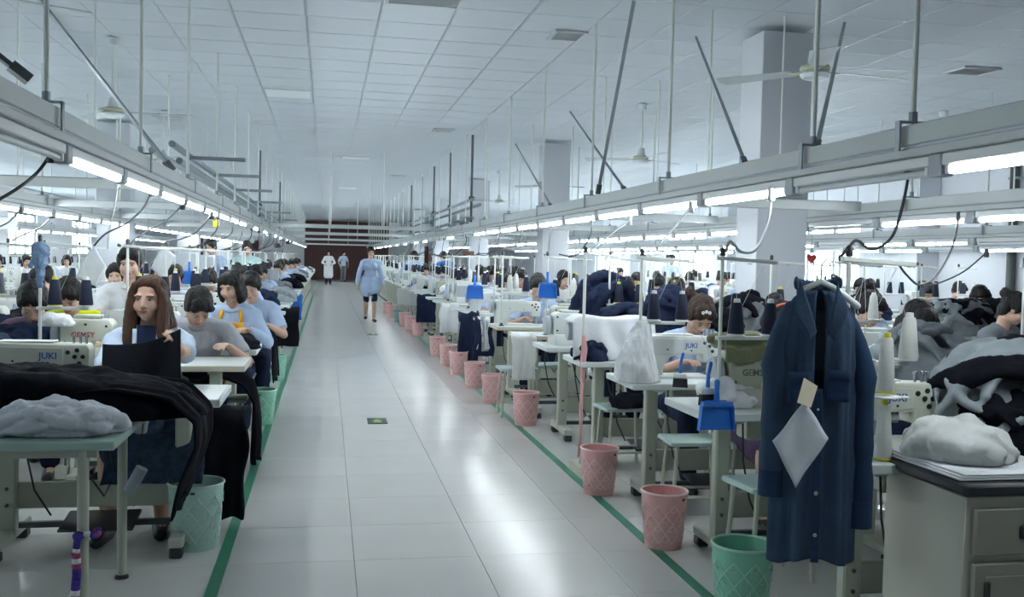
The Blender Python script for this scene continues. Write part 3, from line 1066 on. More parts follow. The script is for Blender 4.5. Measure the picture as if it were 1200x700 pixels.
def make_table(top=None, edge=None):
    t = thing('sewing_table', 'x', 'table')
    MB().box((0, 0, .742), (1.18, .53, .034), bev=.004).build('tabletop', top or M_TABLETOP, t)
    e = MB()
    for s in (-1, 1):
        e.box((0, s * .27, .741), (1.2, .012, .036), bev=.004)
        e.box((s * .595, 0, .741), (.012, .53, .036), bev=.004)
    e.build('edge_band', edge or M_TABLETOP, t)
    post = MB().box((0, 0, .39), (.075, .06, .66), bev=.008).mesh('post', M_STAND, 30)
    foot = MB().box((0, 0, .075), (.07, .5, .05), bev=.008).mesh('foot', M_STAND, 30)
    head = MB().box((0, 0, .712), (.06, .4, .026), bev=.004).mesh('top_bracket', M_STAND, 30)
    rub = MB().box((0, 0, .025), (.06, .07, .05), bev=.008).mesh('rubber_foot', M_BLACKPL, 30)
    bolt = MB().lathe([(.009, 0), (.009, .006), (.005, .009)], 8, M=RX90).mesh('bolt', M_DARKSTEEL, 30)
    for s in (-1, 1):
        p = link('post', post, t)
        p.location.x = s * .40
        for z in (.22, .30):
            q = link('bolt', bolt, p)
            q.location = (0, -.03, z)
        q = link('foot', foot, t)
        q.location.x = s * .40
        for sy in (-1, 1):
            r_ = link('rubber_foot', rub, q)
            r_.location.y = sy * .215
        q = link('top_bracket', head, t)
        q.location.x = s * .40
    MB().box((0, .012, .26), (.74, .022, .13), bev=.005).build('cross_board', M_STAND, t)
    MB().box((0, .05, .105), (.74, .03, .03), bev=.004).build('lower_bar', M_DARKSTEEL, t)
    MB().box((.02, .0, .135), (.34, .24, .014), Matrix.Rotation(R(8), 4, 'X'), bev=.005).build('pedal', M_BLACKPL, t)
    m = MB()
    m.lathe([(.02, -.1), (.07, -.1), (.075, -.08), (.075, .07), (.06, .1), (.02, .1)], 18, M=Matrix.Translation((.12, .06, .585)) @ RY90)
    m.box((.12, .06, .685), (.12, .09, .05))
    m.build('motor', M_SOCKET, t)
    MB().box((-.17, .1, .645), (.16, .14, .14), bev=.01).build('control_box', M_STAND, t)
    c = MB()
    c.tube([(-.05, -.05, .70), (-.06, -.08, .55), (-.02, -.10, .38), (.05, -.09, .27), (.09, -.07, .36), (.06, -.06, .55), (.08, -.04, .70)], .006, 6)
    c.tube([(-.30, -.02, .70), (-.31, -.06, .50), (-.27, -.06, .30), (-.20, -.04, .17)], .005, 6)
    c.build('cable', M_CABLE, t)
    return t


def make_machine(kind='lockstitch', m=None, text=None, tm=None):
    m = m or M_MACHINE
    t = thing('sewing_machine', 'x', 'sewing machine')
    bev = bevelled
    if kind == 'lockstitch':
        bevelled(MB().box((0, 0, .014), (.50, .18, .028)), .006).build('bed', m, t)
        out = [(-.25, .026), (-.125, .026), (-.115, .09), (-.085, .135), (-.05, .148), (.125, .155), (.13, .105), (.225, .105), (.23, .24), (.215, .262), (-.235, .272), (-.25, .255)]
        bevelled(MB().prism(out, -.056, .056), .009).build('arm', m, t)
        bevelled(MB().prism([(-.235, .165), (-.2, .15), (.115, .168), (.115, .245), (-.235, .252)], -.059, -.054), .0015, seg=1).build('back_plate', m, t)
        MB().tube([(.18, 0, .11), (.18, 0, .045)], .006, 8).build('needle_bar', M_STEEL, t)
        MB().box((.18, .004, .034), (.018, .05, .01), bev=.003).build('presser_foot', M_STEEL, t)
        MB().box((.19, 0, .0295), (.07, .12, .003)).build('needle_plate', M_STEEL, t)
        MB().lathe([(.012, -.028), (.06, -.026), (.066, -.018), (.066, .012), (.055, .018), (.045, .02), (.02, .03), (.005, .03)], 22, M=Matrix.Translation((-.285, 0, .2)) @ RY90).build('handwheel', M_SOCKET, t)
        plug = MB().lathe([(.0105, 0), (.0105, .004), (.004, .005)], 10, M=RX90).mesh('plug', M_BLACKPL, 30)
        for x, z in ((.135, .225), (.175, .235), (.165, .205), (.2, .205), (.185, .175), (-.1, .185), (.05, .178)):
            o = link('plug', plug, t)
            o.location = (x, -.0555, z)
            if x < .1:
                o.scale = (.5, .5, .5)
                o.location.y = -.0585
        k = MB()
        for x in (.15, .18, .205):
            k.lathe([(.006, 0), (.006, .03), (.009, .032), (.009, .042), (.003, .044)], 8, c=(x, -.01, .262))
        k.build('thread_posts', M_STEEL, t)
        MB().box((-.05, 0, .2725), (.24, .09, .006), bev=.002).build('top_cover', M_WHITEPL, t)
        z, x, y, sz = .208, .05, -.0595, .042
    elif kind == 'overlock':
        bevelled(MB().box((0, 0, .05), (.30, .28, .10)), .012).build('bed', m, t)
        out = [(-.15, .09), (.02, .09), (.03, .135), (.15, .14), (.155, .24), (.13, .27), (-.12, .275), (-.15, .25)]
        bevelled(MB().prism(out, -.085, .085), .012).build('arm', m, t)
        MB().lathe([(.012, -.03), (.07, -.028), (.078, -.018), (.078, .012), (.05, .02), (.005, .024)], 22, M=Matrix.Translation((-.18, 0, .17)) @ RY90).build('handwheel', M_SOCKET, t)
        MB().tube([(.1, .02, .16), (.1, .02, .10)], .006, 8).build('needle_bar', M_STEEL, t)
        kn = MB().lathe([(.013, 0), (.015, .012), (.01, .022), (.003, .024)], 12).mesh('tension_knob', M_STEEL, 30)
        for i in range(4):
            o = link('tension_knob', kn, t)
            o.location = (-.08 + .05 * i, -.03, .272)
        plug = MB().lathe([(.008, 0), (.008, .004), (.003, .005)], 10, M=RX90).mesh('plug', M_BLACKPL, 30)
        for x, z in ((-.12, .24), (.12, .23), (-.12, .13), (.0, .24)):
            o = link('plug', plug, t)
            o.location = (x, -.085, z)
        MB().box((0, 0, .285), (.16, .1, .022), bev=.005).build('top_cover', m, t)
        z, x, y, sz = .175, -.015, -.0875, .045
    else:   # tall boxy buttonhole machine with a grey guard
        bevelled(MB().box((0, 0, .06), (.36, .30, .12)), .012).build('bed', m, t)
        bevelled(MB().box((-.06, .03, .23), (.22, .2, .26)), .02).build('arm', m, t)
        bevelled(MB().box((.09, .03, .30), (.14, .14, .14)), .02).build('head', m, t)
        MB().lathe([(.012, -.03), (.07, -.028), (.078, -.018), (.078, .012), (.05, .02), (.005, .024)], 22, M=Matrix.Translation((-.2, .03, .23)) @ RY90).build('handwheel', M_SOCKET, t)
        MB().tube([(.11, .03, .24), (.11, .03, .12)], .007, 8).build('needle_bar', M_STEEL, t)
        bevelled(MB().box((-.06, -.1, .2), (.2, .06, .18)), .02).build('guard', M_SOCKET, t)
        z, x, y, sz = .27, -.06, -.131, .035
    if text:
        lettering(text, sz, (x, y, z), (R(90), 0, 0), tm, t)
    return t


def make_stand(h=.74, arm=.28, tray=True, m=None):
    """thread stand: pole with a guide arm on top and a spool tray half way up"""
    t = thing('thread_stand', 'x', 'thread stand')
    m = m or M_ROD
    MB().tube([(0, 0, 0), (0, 0, h)], .0095, 8).build('pole', m, t)
    MB().lathe([(.03, 0), (.03, .006), (.014, .012), (.014, .03), (.01, .03)], 14).build('base', M_BLACKPL, t)
    MB().lathe([(.013, 0), (.014, .03), (.006, .04)], 10, c=(0, 0, h - .01)).build('cap', M_BLACKPL, t)
    MB().bar((-.03, 0, h - .02), (arm, 0, h - .035), .024, .018, .003).build('guide_arm', m, t)
    g = MB()
    for k in range(2):
        x = arm * (.5 + .45 * k)
        g.tube([(x + .012 * math.cos(a), .012 * math.sin(a), h - .045) for a in [i * math.pi / 4 for i in range(8)]], .002, 5, closed=True)
    g.build('thread_guides', M_STEEL, t)
    if tray:
        z = h * .46
        MB().bar((-.02, 0, z), (arm * .95, 0, z), .03, .018, .003).build('spool_tray', m, t)
        for x in (.08, arm * .9):
            s = MB()
            s.lathe([(.042, 0), (.044, .003), (.042, .006), (.006, .007)], 14, c=(x, 0, z + .009))
            s.tube([(x, 0, z), (x, 0, z + .14)], .003, 6)
            s.build('spool_seat', M_WHITEPL, t)
    th = MB()
    for x in (.08, arm * .9):
        th.tube([(x, 0, h * .46 + .16), (x * .8 + .01, .01, h - .045), (arm * .2, .05, h * .45), (.02 + x * .2, .1, .25)], .0009, 4)
    th.build('thread_lines', M_WHITECONE, t)
    return t


def make_cone(m, tip, h=.15, r=.04):
    t = thing('thread_cone', 'x', 'thread cone')
    MB().lathe([(r * .9, 0), (r, .006), (r * .66, h - .01), (r * .55, h)], 18).build('yarn', m, t)
    MB().lathe([(r * .8, -.008), (r * .92, -.006), (r * .92, .002)], 14).build('cone_base', tip, t)
    MB().lathe([(r * .42, 0), (r * .36, .018), (r * .1, .019)], 12, c=(0, 0, h)).build('cone_tip', tip, t)
    return t


def make_stool():
    t = thing('work_stool', 'x', 'stool')
    M_SEAT = mat('mint_seat_board', (0.50, 0.66, 0.62), .4, 0, .05, 5)
    M_LEG = mat('pale_stool_legs', (0.52, 0.54, 0.46), .4, .1, .08)
    MB().box((0, 0, .44), (.36, .28, .026), bev=.006).build('seat', M_SEAT, t)
    for sx in (-1, 1):
        for sy in (-1, 1):
            MB().tube([(sx * .13, sy * .10, .43), (sx * .16, sy * .125, .0)], .0115, 8).build('leg', M_LEG, t)
    for sy in (-1, 1):
        MB().tube([(-.15, sy * .118, .14), (.15, sy * .118, .14)], .008, 6).build('stretcher', M_LEG, t)
    return t


def make_basket(m, ml, rb=.092, rt=.118, h=.285):
    t = thing('waste_basket', 'x', 'basket')
    MB().lathe([(.0, .004), (rb - .004, .004), (rb, 0), (rb + .002, .01), (rt, h), (rt - .004, h), (rb - .002, .014), (.0, .012)], 30, cap=False).build('shell', m, t)
    MB().tube([(rt * math.cos(a), rt * math.sin(a), h) for a in [2 * math.pi * i / 30 for i in range(30)]], .006, 6, closed=True).build('rim', ml, t)
    lat = MB()
    n = 9
    z0, z1 = .035, h - .05

    def rad(z):
        return rb + (rt - rb) * z / h + .001
    for k in range(n):
        for s in (-1, 1):
            pts = []
            for i in range(13):
                q = i / 12
                z = z0 + (z1 - z0) * q
                a = 2 * math.pi * (k / n + s * q * 2.0 / n)
                pts.append((rad(z) * math.cos(a), rad(z) * math.sin(a), z))
            lat.tube(pts, .0034, 4)
    for j in range(4):
        z = z0 + (z1 - z0) * (j + .5) / 4
        for k in range(n):
            a0 = 2 * math.pi * (k + (.5 if j % 2 == 0 else 0)) / n
            rr = rad(z) + .001
            pts = []
            for i in range(10):
                b = 2 * math.pi * i / 10
                w = .0155 * (1 + .28 * math.cos(5 * b))
                pts.append((rr * math.cos(a0 + w * math.cos(b) / rr), rr * math.sin(a0 + w * math.cos(b) / rr), z + w * math.sin(b)))
            lat.tube(pts, .0026, 4, closed=True)
    lat.build('lattice', ml, t)
    MB().box((0, -rt + .002, h - .028), (.022, .006, .012), bev=.003).build('grip_hole', M_BLACKPL, t)
    return t


USED = {}


def put(key, maker, loc, rotz=0.0, label=None, group=None):
    """the first use of a kind moves the prototype itself, later uses copy it"""
    if key not in USED:
        t = maker()
        USED[key] = t
        t.location = loc
        t.rotation_euler = (0, 0, rotz)
        t['label'] = label
        if group:
            t['group'] = group
        kids(t)
        for c in KIDS[t.name]:
            kids(c)
        return t
    t = dup(USED[key], loc, rotz, label, group)
    if not group and 'group' in t:
        del t['group']
    return t


TABLES = {'white': lambda: make_table(), 'tan': lambda: make_table(None, M_TABLEEDGE)}
MACH = {
    'juki': lambda: make_machine('lockstitch', M_MACHINE, 'JUKI', M_JBLUE),
    'jukiw': lambda: make_machine('lockstitch', M_MACHINE_W, 'JUKI', M_JBLUE),
    'plain': lambda: make_machine('lockstitch', M_MACHINE_W),
    'gemsy': lambda: make_machine('overlock', M_MACHINE, 'GEMSY', M_GRED),
    'gemsyo': lambda: make_machine('overlock', M_OLIVE, 'GEMSY', M_GDARK),
    'over': lambda: make_machine('overlock', M_MACHINE_W),
    'tall': lambda: make_machine('tall', M_MACHINE_W),
}
CONES = {
    'navy': lambda: make_cone(M_NAVYCONE, M_WHITEPL),
    'white': lambda: make_cone(M_WHITECONE, M_WHITEPL, .15, .036),
    'navyy': lambda: make_cone(M_NAVYCONE, M_YELLOW),
    'yellow': lambda: make_cone(M_YELLOW, M_YELLOW, .15, .03),
    'grey': lambda: make_cone(M_GREYCONE, M_YELLOW, .15, .035),
}
BASK = {
    'pink': lambda: make_basket(M_PINK, M_PINKLAT),
    'green': lambda: make_basket(M_GREENB, M_GREENLAT, .1, .128, .29),
    'mint': lambda: make_basket(M_MINT, M_MINTLAT, .105, .132, .32),
    'teal': lambda: make_basket(M_TEALB, M_MINTLAT),
}
# ------------------------------------------------------------------ people
def ik(a, b, l1, l2, hint):
    """middle joint between a and b for two bones"""
    a, b = V(a), V(b)
    d = b - a
    L = min(max(d.length, .02), (l1 + l2) * .995)
    d.normalize()
    x = (l1 * l1 - l2 * l2 + L * L) / (2 * L)
    h = math.sqrt(max(0, l1 * l1 - x * x))
    q = V(hint)
    q = (q - d * q.dot(d)).normalized()
    return a + d * x + q * h, a + d * L


def hand_shapes(mb, wrist, aim, palm_n, side, curl=.5, s=1.0):
    """palm, four unequal fingers bent at the knuckles and a thumb from the palm's side"""
    d = V(aim).normalized()
    n = V(palm_n)
    n = (n - d * n.dot(d)).normalized()
    w = d.cross(n) * side
    M = Matrix((w, d, n)).transposed()
    wrist = V(wrist)
    mb.ell(wrist + d * .045 * s, (.039 * s, .05 * s, .016 * s), M, 12, 8)
    for k, (off, ln) in enumerate(((-.031, .072), (-.0105, .082), (.0105, .077), (.031, .060))):
        a = wrist + d * .078 * s + w * off * s
        ang = curl * (.55 + .12 * k)
        d1 = (d * math.cos(ang) + n * math.sin(ang))
        d2 = (d * math.cos(ang * 2.3) + n * math.sin(ang * 2.3))
        b = a + d1 * ln * .5 * s
        c = b + d2 * ln * .5 * s
        mb.tube([a - d * .012 * s, a, b, c], [.0095 * s, .0093 * s, .0088 * s, .0075 * s], 8, round_ends=True)
    a = wrist + d * .025 * s - w * .033 * s
    b = a + (d * .5 - w * .7 + n * .35).normalized() * .036 * s
    c = b + (d * .85 - w * .15 + n * .5).normalized() * .03 * s
    mb.tube([a, b, c], [.0125 * s, .011 * s, .0085 * s], 8, round_ends=True)


HAIRS = {
    'short': dict(cap=1),
    'bob': dict(cap=1, bob=1),
    'tail': dict(cap=1, tail=1),
    'bun': dict(cap=1, bun=1),
    'long': dict(cap=1, long=1),
}


POSE = {}


def make_person(label='x', pose='sit', lean=12, pitch=20, yaw=0, turn=0, hands=((-.14, -.40, .80), (.14, -.38, .80)), hair='short', hairm=None,
                top=None, sleeve='short', trousers=None, skirt=None, apron=None, collar=True, voxel=.0075, face=True, female=False, scale=1.0,
                hand_aim=None, curl=.6, shoes=None, smock=None, band=None, crouch=0.0, tail_side=0, inner=None, placket=True):
    t = thing('person', label, 'person')
    body = MB()
    L = R(lean)
    hz = .53 if pose == 'sit' else .90 - crouch
    pel = V((0, 0, hz))
    sp = V((0, -math.sin(L), math.cos(L)))
    fw = V((0, -math.cos(L), -math.sin(L)))
    Ms = Matrix.Rotation(L, 3, 'X')
    tor = MB()
    sw = .172 if female else .188

    def torso(mb, g=0.0):
        mb.ell(pel + sp * .0, (.165 + g, .125 + g, .12 + g), Ms, 16, 10)
        mb.ell(pel + sp * .15, ((.132 if female else .145) + g, .105 + g, .14 + g), Ms, 16, 10)
        mb.ell(pel + sp * .33, ((.148 if female else .162) + g, .108 + g, .16 + g), Ms, 16, 10)
        if female:
            for s in (-1, 1):
                mb.ell(pel + sp * .33 + fw * .075 + V((s * .065, 0, 0)), (.06 + g, .05 + g, .06 + g), Ms, 12, 8)
        nb_ = pel + sp * .47
        for s in (-1, 1):
            mb.tube([nb_ - sp * .02 + V((s * .03, 0, 0)), pel + sp * .435 + V((s * (sw - .03), 0, 0)), pel + sp * .42 + V((s * sw, 0, 0))], [.06 + g, .056 + g, .055 + g], 10, round_ends=True)
    torso(body)
    nb = pel + sp * .49
    hp = R(lean * .4 + pitch)
    Mh = (Matrix.Rotation(R(yaw), 3, 'Z') @ Matrix.Rotation(hp, 3, 'X'))
    hd = nb + V((0, -math.sin(R(lean + pitch * .6)), math.cos(R(lean + pitch * .6)))) * .165 + V((0, -.02, 0))

    def H(x, y, z):
        return hd + Mh @ V((x, y, z))
    body.tube([nb - sp * .05, H(0, .022, -.07)], [.056, .052], 12)
    body.tube([H(0, .022, -.08), H(0, .02, .0)], [.052, .05], 12)
    k = .96 if female else 1.0
    body.ell(H(0, .015, .035), (.074 * k, .092, .088), Mh, 18, 12)
    body.ell(H(0, -.025, -.015), (.0625 * k, .064, .085), Mh, 18, 12)
    body.ell(H(0, -.05, -.08), (.029 if female else .034, .034, .028), Mh)
    for s in (-1, 1):
        body.ell(H(s * .036, -.052, -.03), (.029, .03, .034), Mh)
        body.ell(H(s * (.037 if female else .045), -.02, -.063), (.022, .036, .028), Mh)
        body.ell(H(s * .076 * k, .012, -.008), (.011, .022, .031), Mh)
        body.ell(H(s * .012, -.091, -.033), (.008, .010, .0075), Mh)
        body.ell(H(s * .03, -.074, .026), (.026, .015, .010), Mh)
    body.tube([H(0, -.08, .012), H(0, -.092, -.012), H(0, -.105, -.03)], [.0075, .009, .0105], 8, round_ends=True)
    body.ell(H(0, -.084, -.056), (.024, .014, .011), Mh)
    # arms
    arms = []
    for i, s in enumerate((-1, 1)):
        sh = pel + sp * .42 + V((s * sw, 0, 0))
        wr = V(hands[i])
        el, wr = ik(sh, wr, .275, .245, (s * .8, .25, -1.0))
        arms.append((sh, el, wr, s))
        body.tube([sh, (sh + el) / 2, el], [.05, .044, .037], 12, round_ends=True)
        body.tube([el, el + (wr - el) * .35, wr], [.037, .038, .025], 12, round_ends=True)
        aim = (wr - el).normalized() if not hand_aim else V(hand_aim[i])
        if not hand_aim:
            aim = (aim + V((-s * .15, -.25, -.15))).normalized()
        pn = V((0, 0, -1)) if abs(aim.z) < .8 else V((-s, 0.2, 0))
        hand_shapes(body, wr, aim, pn, s, curl, .95 if female else 1.03)
    # legs
    legs = []
    for s in (-1, 1):
        hip = pel + V((s * .088, 0, -.02))
        if pose == 'sit':
            kn, an = V((s * .12, -.44, hz - .04)), V((s * .12, -.42 + .05 * s, .085))
        elif pose == 'walk':
            kn, an = V((s * .085, -.13 if s > 0 else -.02, .48)), V((s * .07, -.20 if s > 0 else .18, .09 if s > 0 else .13))
        else:
            kn, an = V((s * .09, -.03, .48)), V((s * .095, .02, .085))
        toe = an + V((s * .02, -.15, -.05))
        legs.append((hip, kn, an, toe, s))
        body.tube([hip, (hip + kn) / 2, kn], [.083, .074, .056], 12, round_ends=True)
        body.tube([kn, kn + (an - kn) * .3, an], [.054, .056, .036], 12, round_ends=True)
        body.tube([an + V((0, .045, -.045)), an + V((0, 0, -.03)), toe], [.03, .037, .028], 10, round_ends=True)
    me = blob(body, voxel, 2, 'body')
    skin_obj('body', me, M_SKIN, t)
    # clothes
    tm = top or C_LBLUE
    cl = MB()
    torso(cl, .014)
    if smock:
        for s in (-1, 1):
            if pose == 'sit':
                cl.tube([pel + V((s * .08, 0, -.02)), V((s * .12, -.3, hz - .02))], [.125, .115], 12, round_ends=True)
            else:
                cl.tube([pel + V((s * .07, 0, .02)), V((s * .075, -.03 if pose == 'walk' else -.01, hz - smock))], [.145, .15], 16, round_ends=True)
    for sh, el, wr, s in arms:
        if sleeve == 'long':
            cl.tube([sh, (sh + el) / 2, el], [.064, .058, .053], 12, round_ends=True)
            cl.tube([el, el + (wr - el) * .5, el + (wr - el) * .88], [.053, .050, .040], 12, round_ends=True)
        elif sleeve == 'roll':
            cl.tube([sh, (sh + el) / 2, el], [.064, .058, .054], 12, round_ends=True)
            cl.tube([el, el + (wr - el) * .22], [.057, .055], 12, round_ends=True)
        else:
            cl.tube([sh, sh + (el - sh) * .78], [.064, .063], 12)
    cl.tube([nb - sp * .09, nb - sp * .015], [.085, .066], 14)
    cm = wrinkle(blob(cl, .0125, 3, 'shirt'), .011, 11, (1, 1, .6), sum(map(ord, label)) % 17)
    skin_obj('shirt' if not smock else 'smock', cm, tm, t)
    if collar:
        c = MB()
        for s in (-1, 1):
            pts = []
            for i in range(7):
                a = math.pi * (.5 - i / 6 * 1.06)
                pts.append(nb + sp * (-.002 - .028 * (i / 6)) + Ms @ V((s * .074 * math.cos(a), .070 * math.sin(a) - .004, .012)))
            c.tube(pts, [.011] * 5 + [.014, .012], 6, sx=1.4, round_ends=True)
        c.build('collar', tm, t, 180)
    tr = MB()
    if not smock:
        tr.ell(pel - sp * .03, (.172, .135, .12), Ms, 16, 10)
    for hip, kn, an, toe, s in legs:
        g = .012 if smock else 0
        tr.tube([hip, (hip + kn) / 2, kn], [.096 - g, .088 - g, .072 - g * .5], 12, round_ends=True)
        end = an if trousers != 'knee' and not skirt else kn + (an - kn) * .08
        if trousers != 'knee' and not skirt:
            tr.tube([kn, kn + (an - kn) * .95], [.072, .058], 12, round_ends=True)
    if skirt:
        tr.tube([pel, V((0, -.40, hz - .06))], [.17, .19], 14, round_ends=True)
    skin_obj('skirt' if skirt else 'trousers', wrinkle(blob(tr, .015, 3, 'trousers'), .012, 8), skirt or (C_NAVY if trousers in (None, 'knee') else trousers), t)
    for hip, kn, an, toe, s in legs:
        a = an + V((0, .05, -.055))
        so = MB()
        dz = an.z - .085
        so.tube([V((a.x, a.y, .035 + dz)), V((an.x, an.y - .03, .04 + dz)), V((toe.x, toe.y, .03 + max(0, toe.z - .035)))], [.036, .042, .034], 10, round_ends=True)
        so.build('shoe', shoes or M_BLACKPL, t, 180)
    # hair
    hm = hairm or M_HAIR
    h = MB()
    spec = HAIRS[hair]
    h.ell(H(0, .038 if spec.get('long') else .026, .045), (.087 * k, .099, .093), Mh, 18, 12)
    if not spec.get('long'):
        h.ell(H(0, -.028, .088), (.068, .062, .044), Mh, 14, 9)
    else:
        h.ell(H(0, -.012, .092), (.064, .062, .040), Mh, 14, 9)
    h.ell(H(0, .06, -.02), (.07, .05, .075), Mh, 14, 9)
    for s in (-1, 1):
        h.ell(H(s * .07, .005, .025), (.02, .05, .055), Mh, 12, 8)
        if not spec.get('long'):
            h.ell(H(s * .045, -.062, .068), (.034, .024, .030), Mh, 12, 8)
        if spec.get('bob') or spec.get('long'):
            h.tube([H(s * .078, -.02, .03), H(s * .088, -.02, -.04), H(s * .082, -.025, -.105)], [.026, .030, .018], 10, round_ends=True)
            h.ell(H(s * .06, .04, -.05), (.042, .055, .085), Mh)
    if spec.get('bob'):
        h.ell(H(0, .06, -.06), (.075, .05, .06), Mh)
    if spec.get('long'):
        for s in (-1, 1):
            h.tube([H(s * .052, -.05, .085), H(s * .080, -.03, .03), H(s * .086, -.035, -.07), H(s * .088, -.045, -.16), H(s * .092, -.05, -.23), H(s * .095, -.05, -.285)], [.018, .024, .031, .034, .030, .010], 12, round_ends=True)
            h.tube([H(s * .05, .06, -.03), H(s * .075, .06, -.14), H(s * .07, .05, -.26)], [.05, .05, .03], 12, round_ends=True)
    if spec.get('tail'):
        x = tail_side
        h.tube([H(x * .5, .10, .075), H(x, .15, .07), H(x, .175, .0), H(x, .165, -.09), H(x, .15, -.16)], [.022, .034, .036, .028, .008], 10, round_ends=True)
    if spec.get('bun'):
        h.ell(H(0, .12, .08), (.045, .042, .042), Mh)
    hme = wrinkle(wrinkle(blob(h, .0062 if voxel < .0078 else .008, 1, 'hair'), .0075, 30, (1, 1, .18)), .004, 75, (1, 1, .12))
    skin_obj('hair', hme, hm, t)
    if band:
        pts = [H(.085 * math.cos(a), .03 + .0 * a, .05 + .088 * math.sin(a)) for a in [math.pi * i / 12 for i in range(13)]]
        MB().tube(pts, .008, 6).build('hair_band', band, t)
    if face:
        for s in (-1, 1):
            e = MB().ell(H(s * .031, -.0785, .004), (.0140, .0085, .0046), Mh).build('eye', M_EYE, t, 180)
            MB().ell(H(s * .031, -.0855, .004), (.0056, .0036, .0046), Mh).build('iris', M_IRIS, e, 180)
            MB().tube([H(s * .015, -.0885, .0225), H(s * .031, -.0895, .026), H(s * .046, -.079, .022)], [.0018, .0025, .0012], 6, round_ends=True).build('eyebrow', hm, t, 180)
            MB().tube([H(s * .017, -.0855, .0065), H(s * .031, -.0895, .0092), H(s * .045, -.080, .006)], [.0010, .0018, .0010], 6).build('eyelid', M_IRIS, t, 180)
        lp = MB()
        lp.tube([H(-.022, -.088, -.0565), H(-.008, -.0985, -.053), H(.008, -.0985, -.053), H(.022, -.088, -.0565)], [.002, .005, .005, .002], 7, round_ends=True)
        lp.tube([H(-.018, -.089, -.059), H(0, -.0985, -.0625), H(.018, -.089, -.059)], [.002, .0058, .002], 7, round_ends=True)
        lp.build('lips', M_LIP, t, 180)
    if inner or placket:
        def front(u, v, w0, w1, z0, z1, off):
            p = pel + sp * (z0 + (z1 - z0) * v)
            x = (u - .5) * 2 * (w0 + (w1 - w0) * v)
            r_ = ((.148 if female else .162) + .014)
            bul = ((.122 if female else .122)) * math.sqrt(max(.03, 1 - (x / r_) ** 2))
            if female:
                bul += .034 * math.exp(-((z0 + (z1 - z0) * v - .33) / .07) ** 2) * (.75 + .25 * math.cos((abs(x) - .065) * 40))
            bul -= .5 * max(0, z0 + (z1 - z0) * v - .41)
            return p + V((x, 0, 0)) + fw * (bul + off)
        if inner:
            a = MB()
            a.sheet(12, 14, lambda u, v: front(u, v, .050, .030, .525, .16, .010), .006)
            a.build('inner_top', inner, t, 180)
            for s in (-1, 1):
                a = MB()
                a.sheet(3, 12, lambda u, v, s=s: front(.5, v, 0, 0, .51, .16, .016) + V((s * (.052 - .024 * v + .022 * u), 0, 0)), .006)
                a.build('shirt_edge', tm, t, 180)
        elif not apron:
            a = MB()
            a.sheet(2, 14, lambda u, v: front(u, v, .014, .014, .44, .06, .004), .005)
            a.build('placket', tm, t, 180)
    if apron:
        a = MB()

        def fn(u, v):
            p = pel + sp * (.40 - .52 * v)
            ww = .10 + .06 * min(1, v * 2.2)
            x = (u - .5) * 2 * ww
            bul = (.15 if female else .138) * math.sqrt(max(.05, 1 - (x / .24) ** 2)) + .012 + .005 * math.sin(u * 17 + v * 5)
            return p + V((x, 0, 0)) + fw * bul
        a.sheet(14, 14, fn, .004)
        ap = a.build('apron', apron, t, 180)
        for s in (-1, 1):
            pts = [pel + sp * .39 + fw * .135 + V((s * .09, 0, 0)), pel + sp * .46 + fw * .10 + V((s * .075, 0, 0)), nb + sp * .005 + V((s * .07, 0, 0)), nb - sp * .01 - fw * .06 + V((s * .05, 0, 0))]
            MB().tube(pts, .009, 6, sx=1.8).build('strap', apron, ap, 180)
    t.scale = (scale, scale, scale)
    POSE[t.name] = pose
    return t
# ------------------------------------------------------------------ the nearest stations, right of the aisle
RC = 2.32            # centre of the tables in the first row on the right
RY = [3.33, 4.43, 5.49, 6.62, 7.68] + [8.8 + 1.13 * i for i in range(30)]
LC = -1.08
LY = [4.95, 6.35, 7.35, 8.6, 9.75] + [10.9 + 1.15 * i for i in range(27)]


def lab_table(k, row):
    return 'pale sewing table, %s from the camera in the %s' % (ORD[k], row)


def lab_mach(k, row):
    return 'cream sewing machine on %s table from the camera, %s' % (ORD[k], row)


def lab_stand(k, row):
    return 'thread stand on %s table from the camera, %s' % (ORD[k], row)


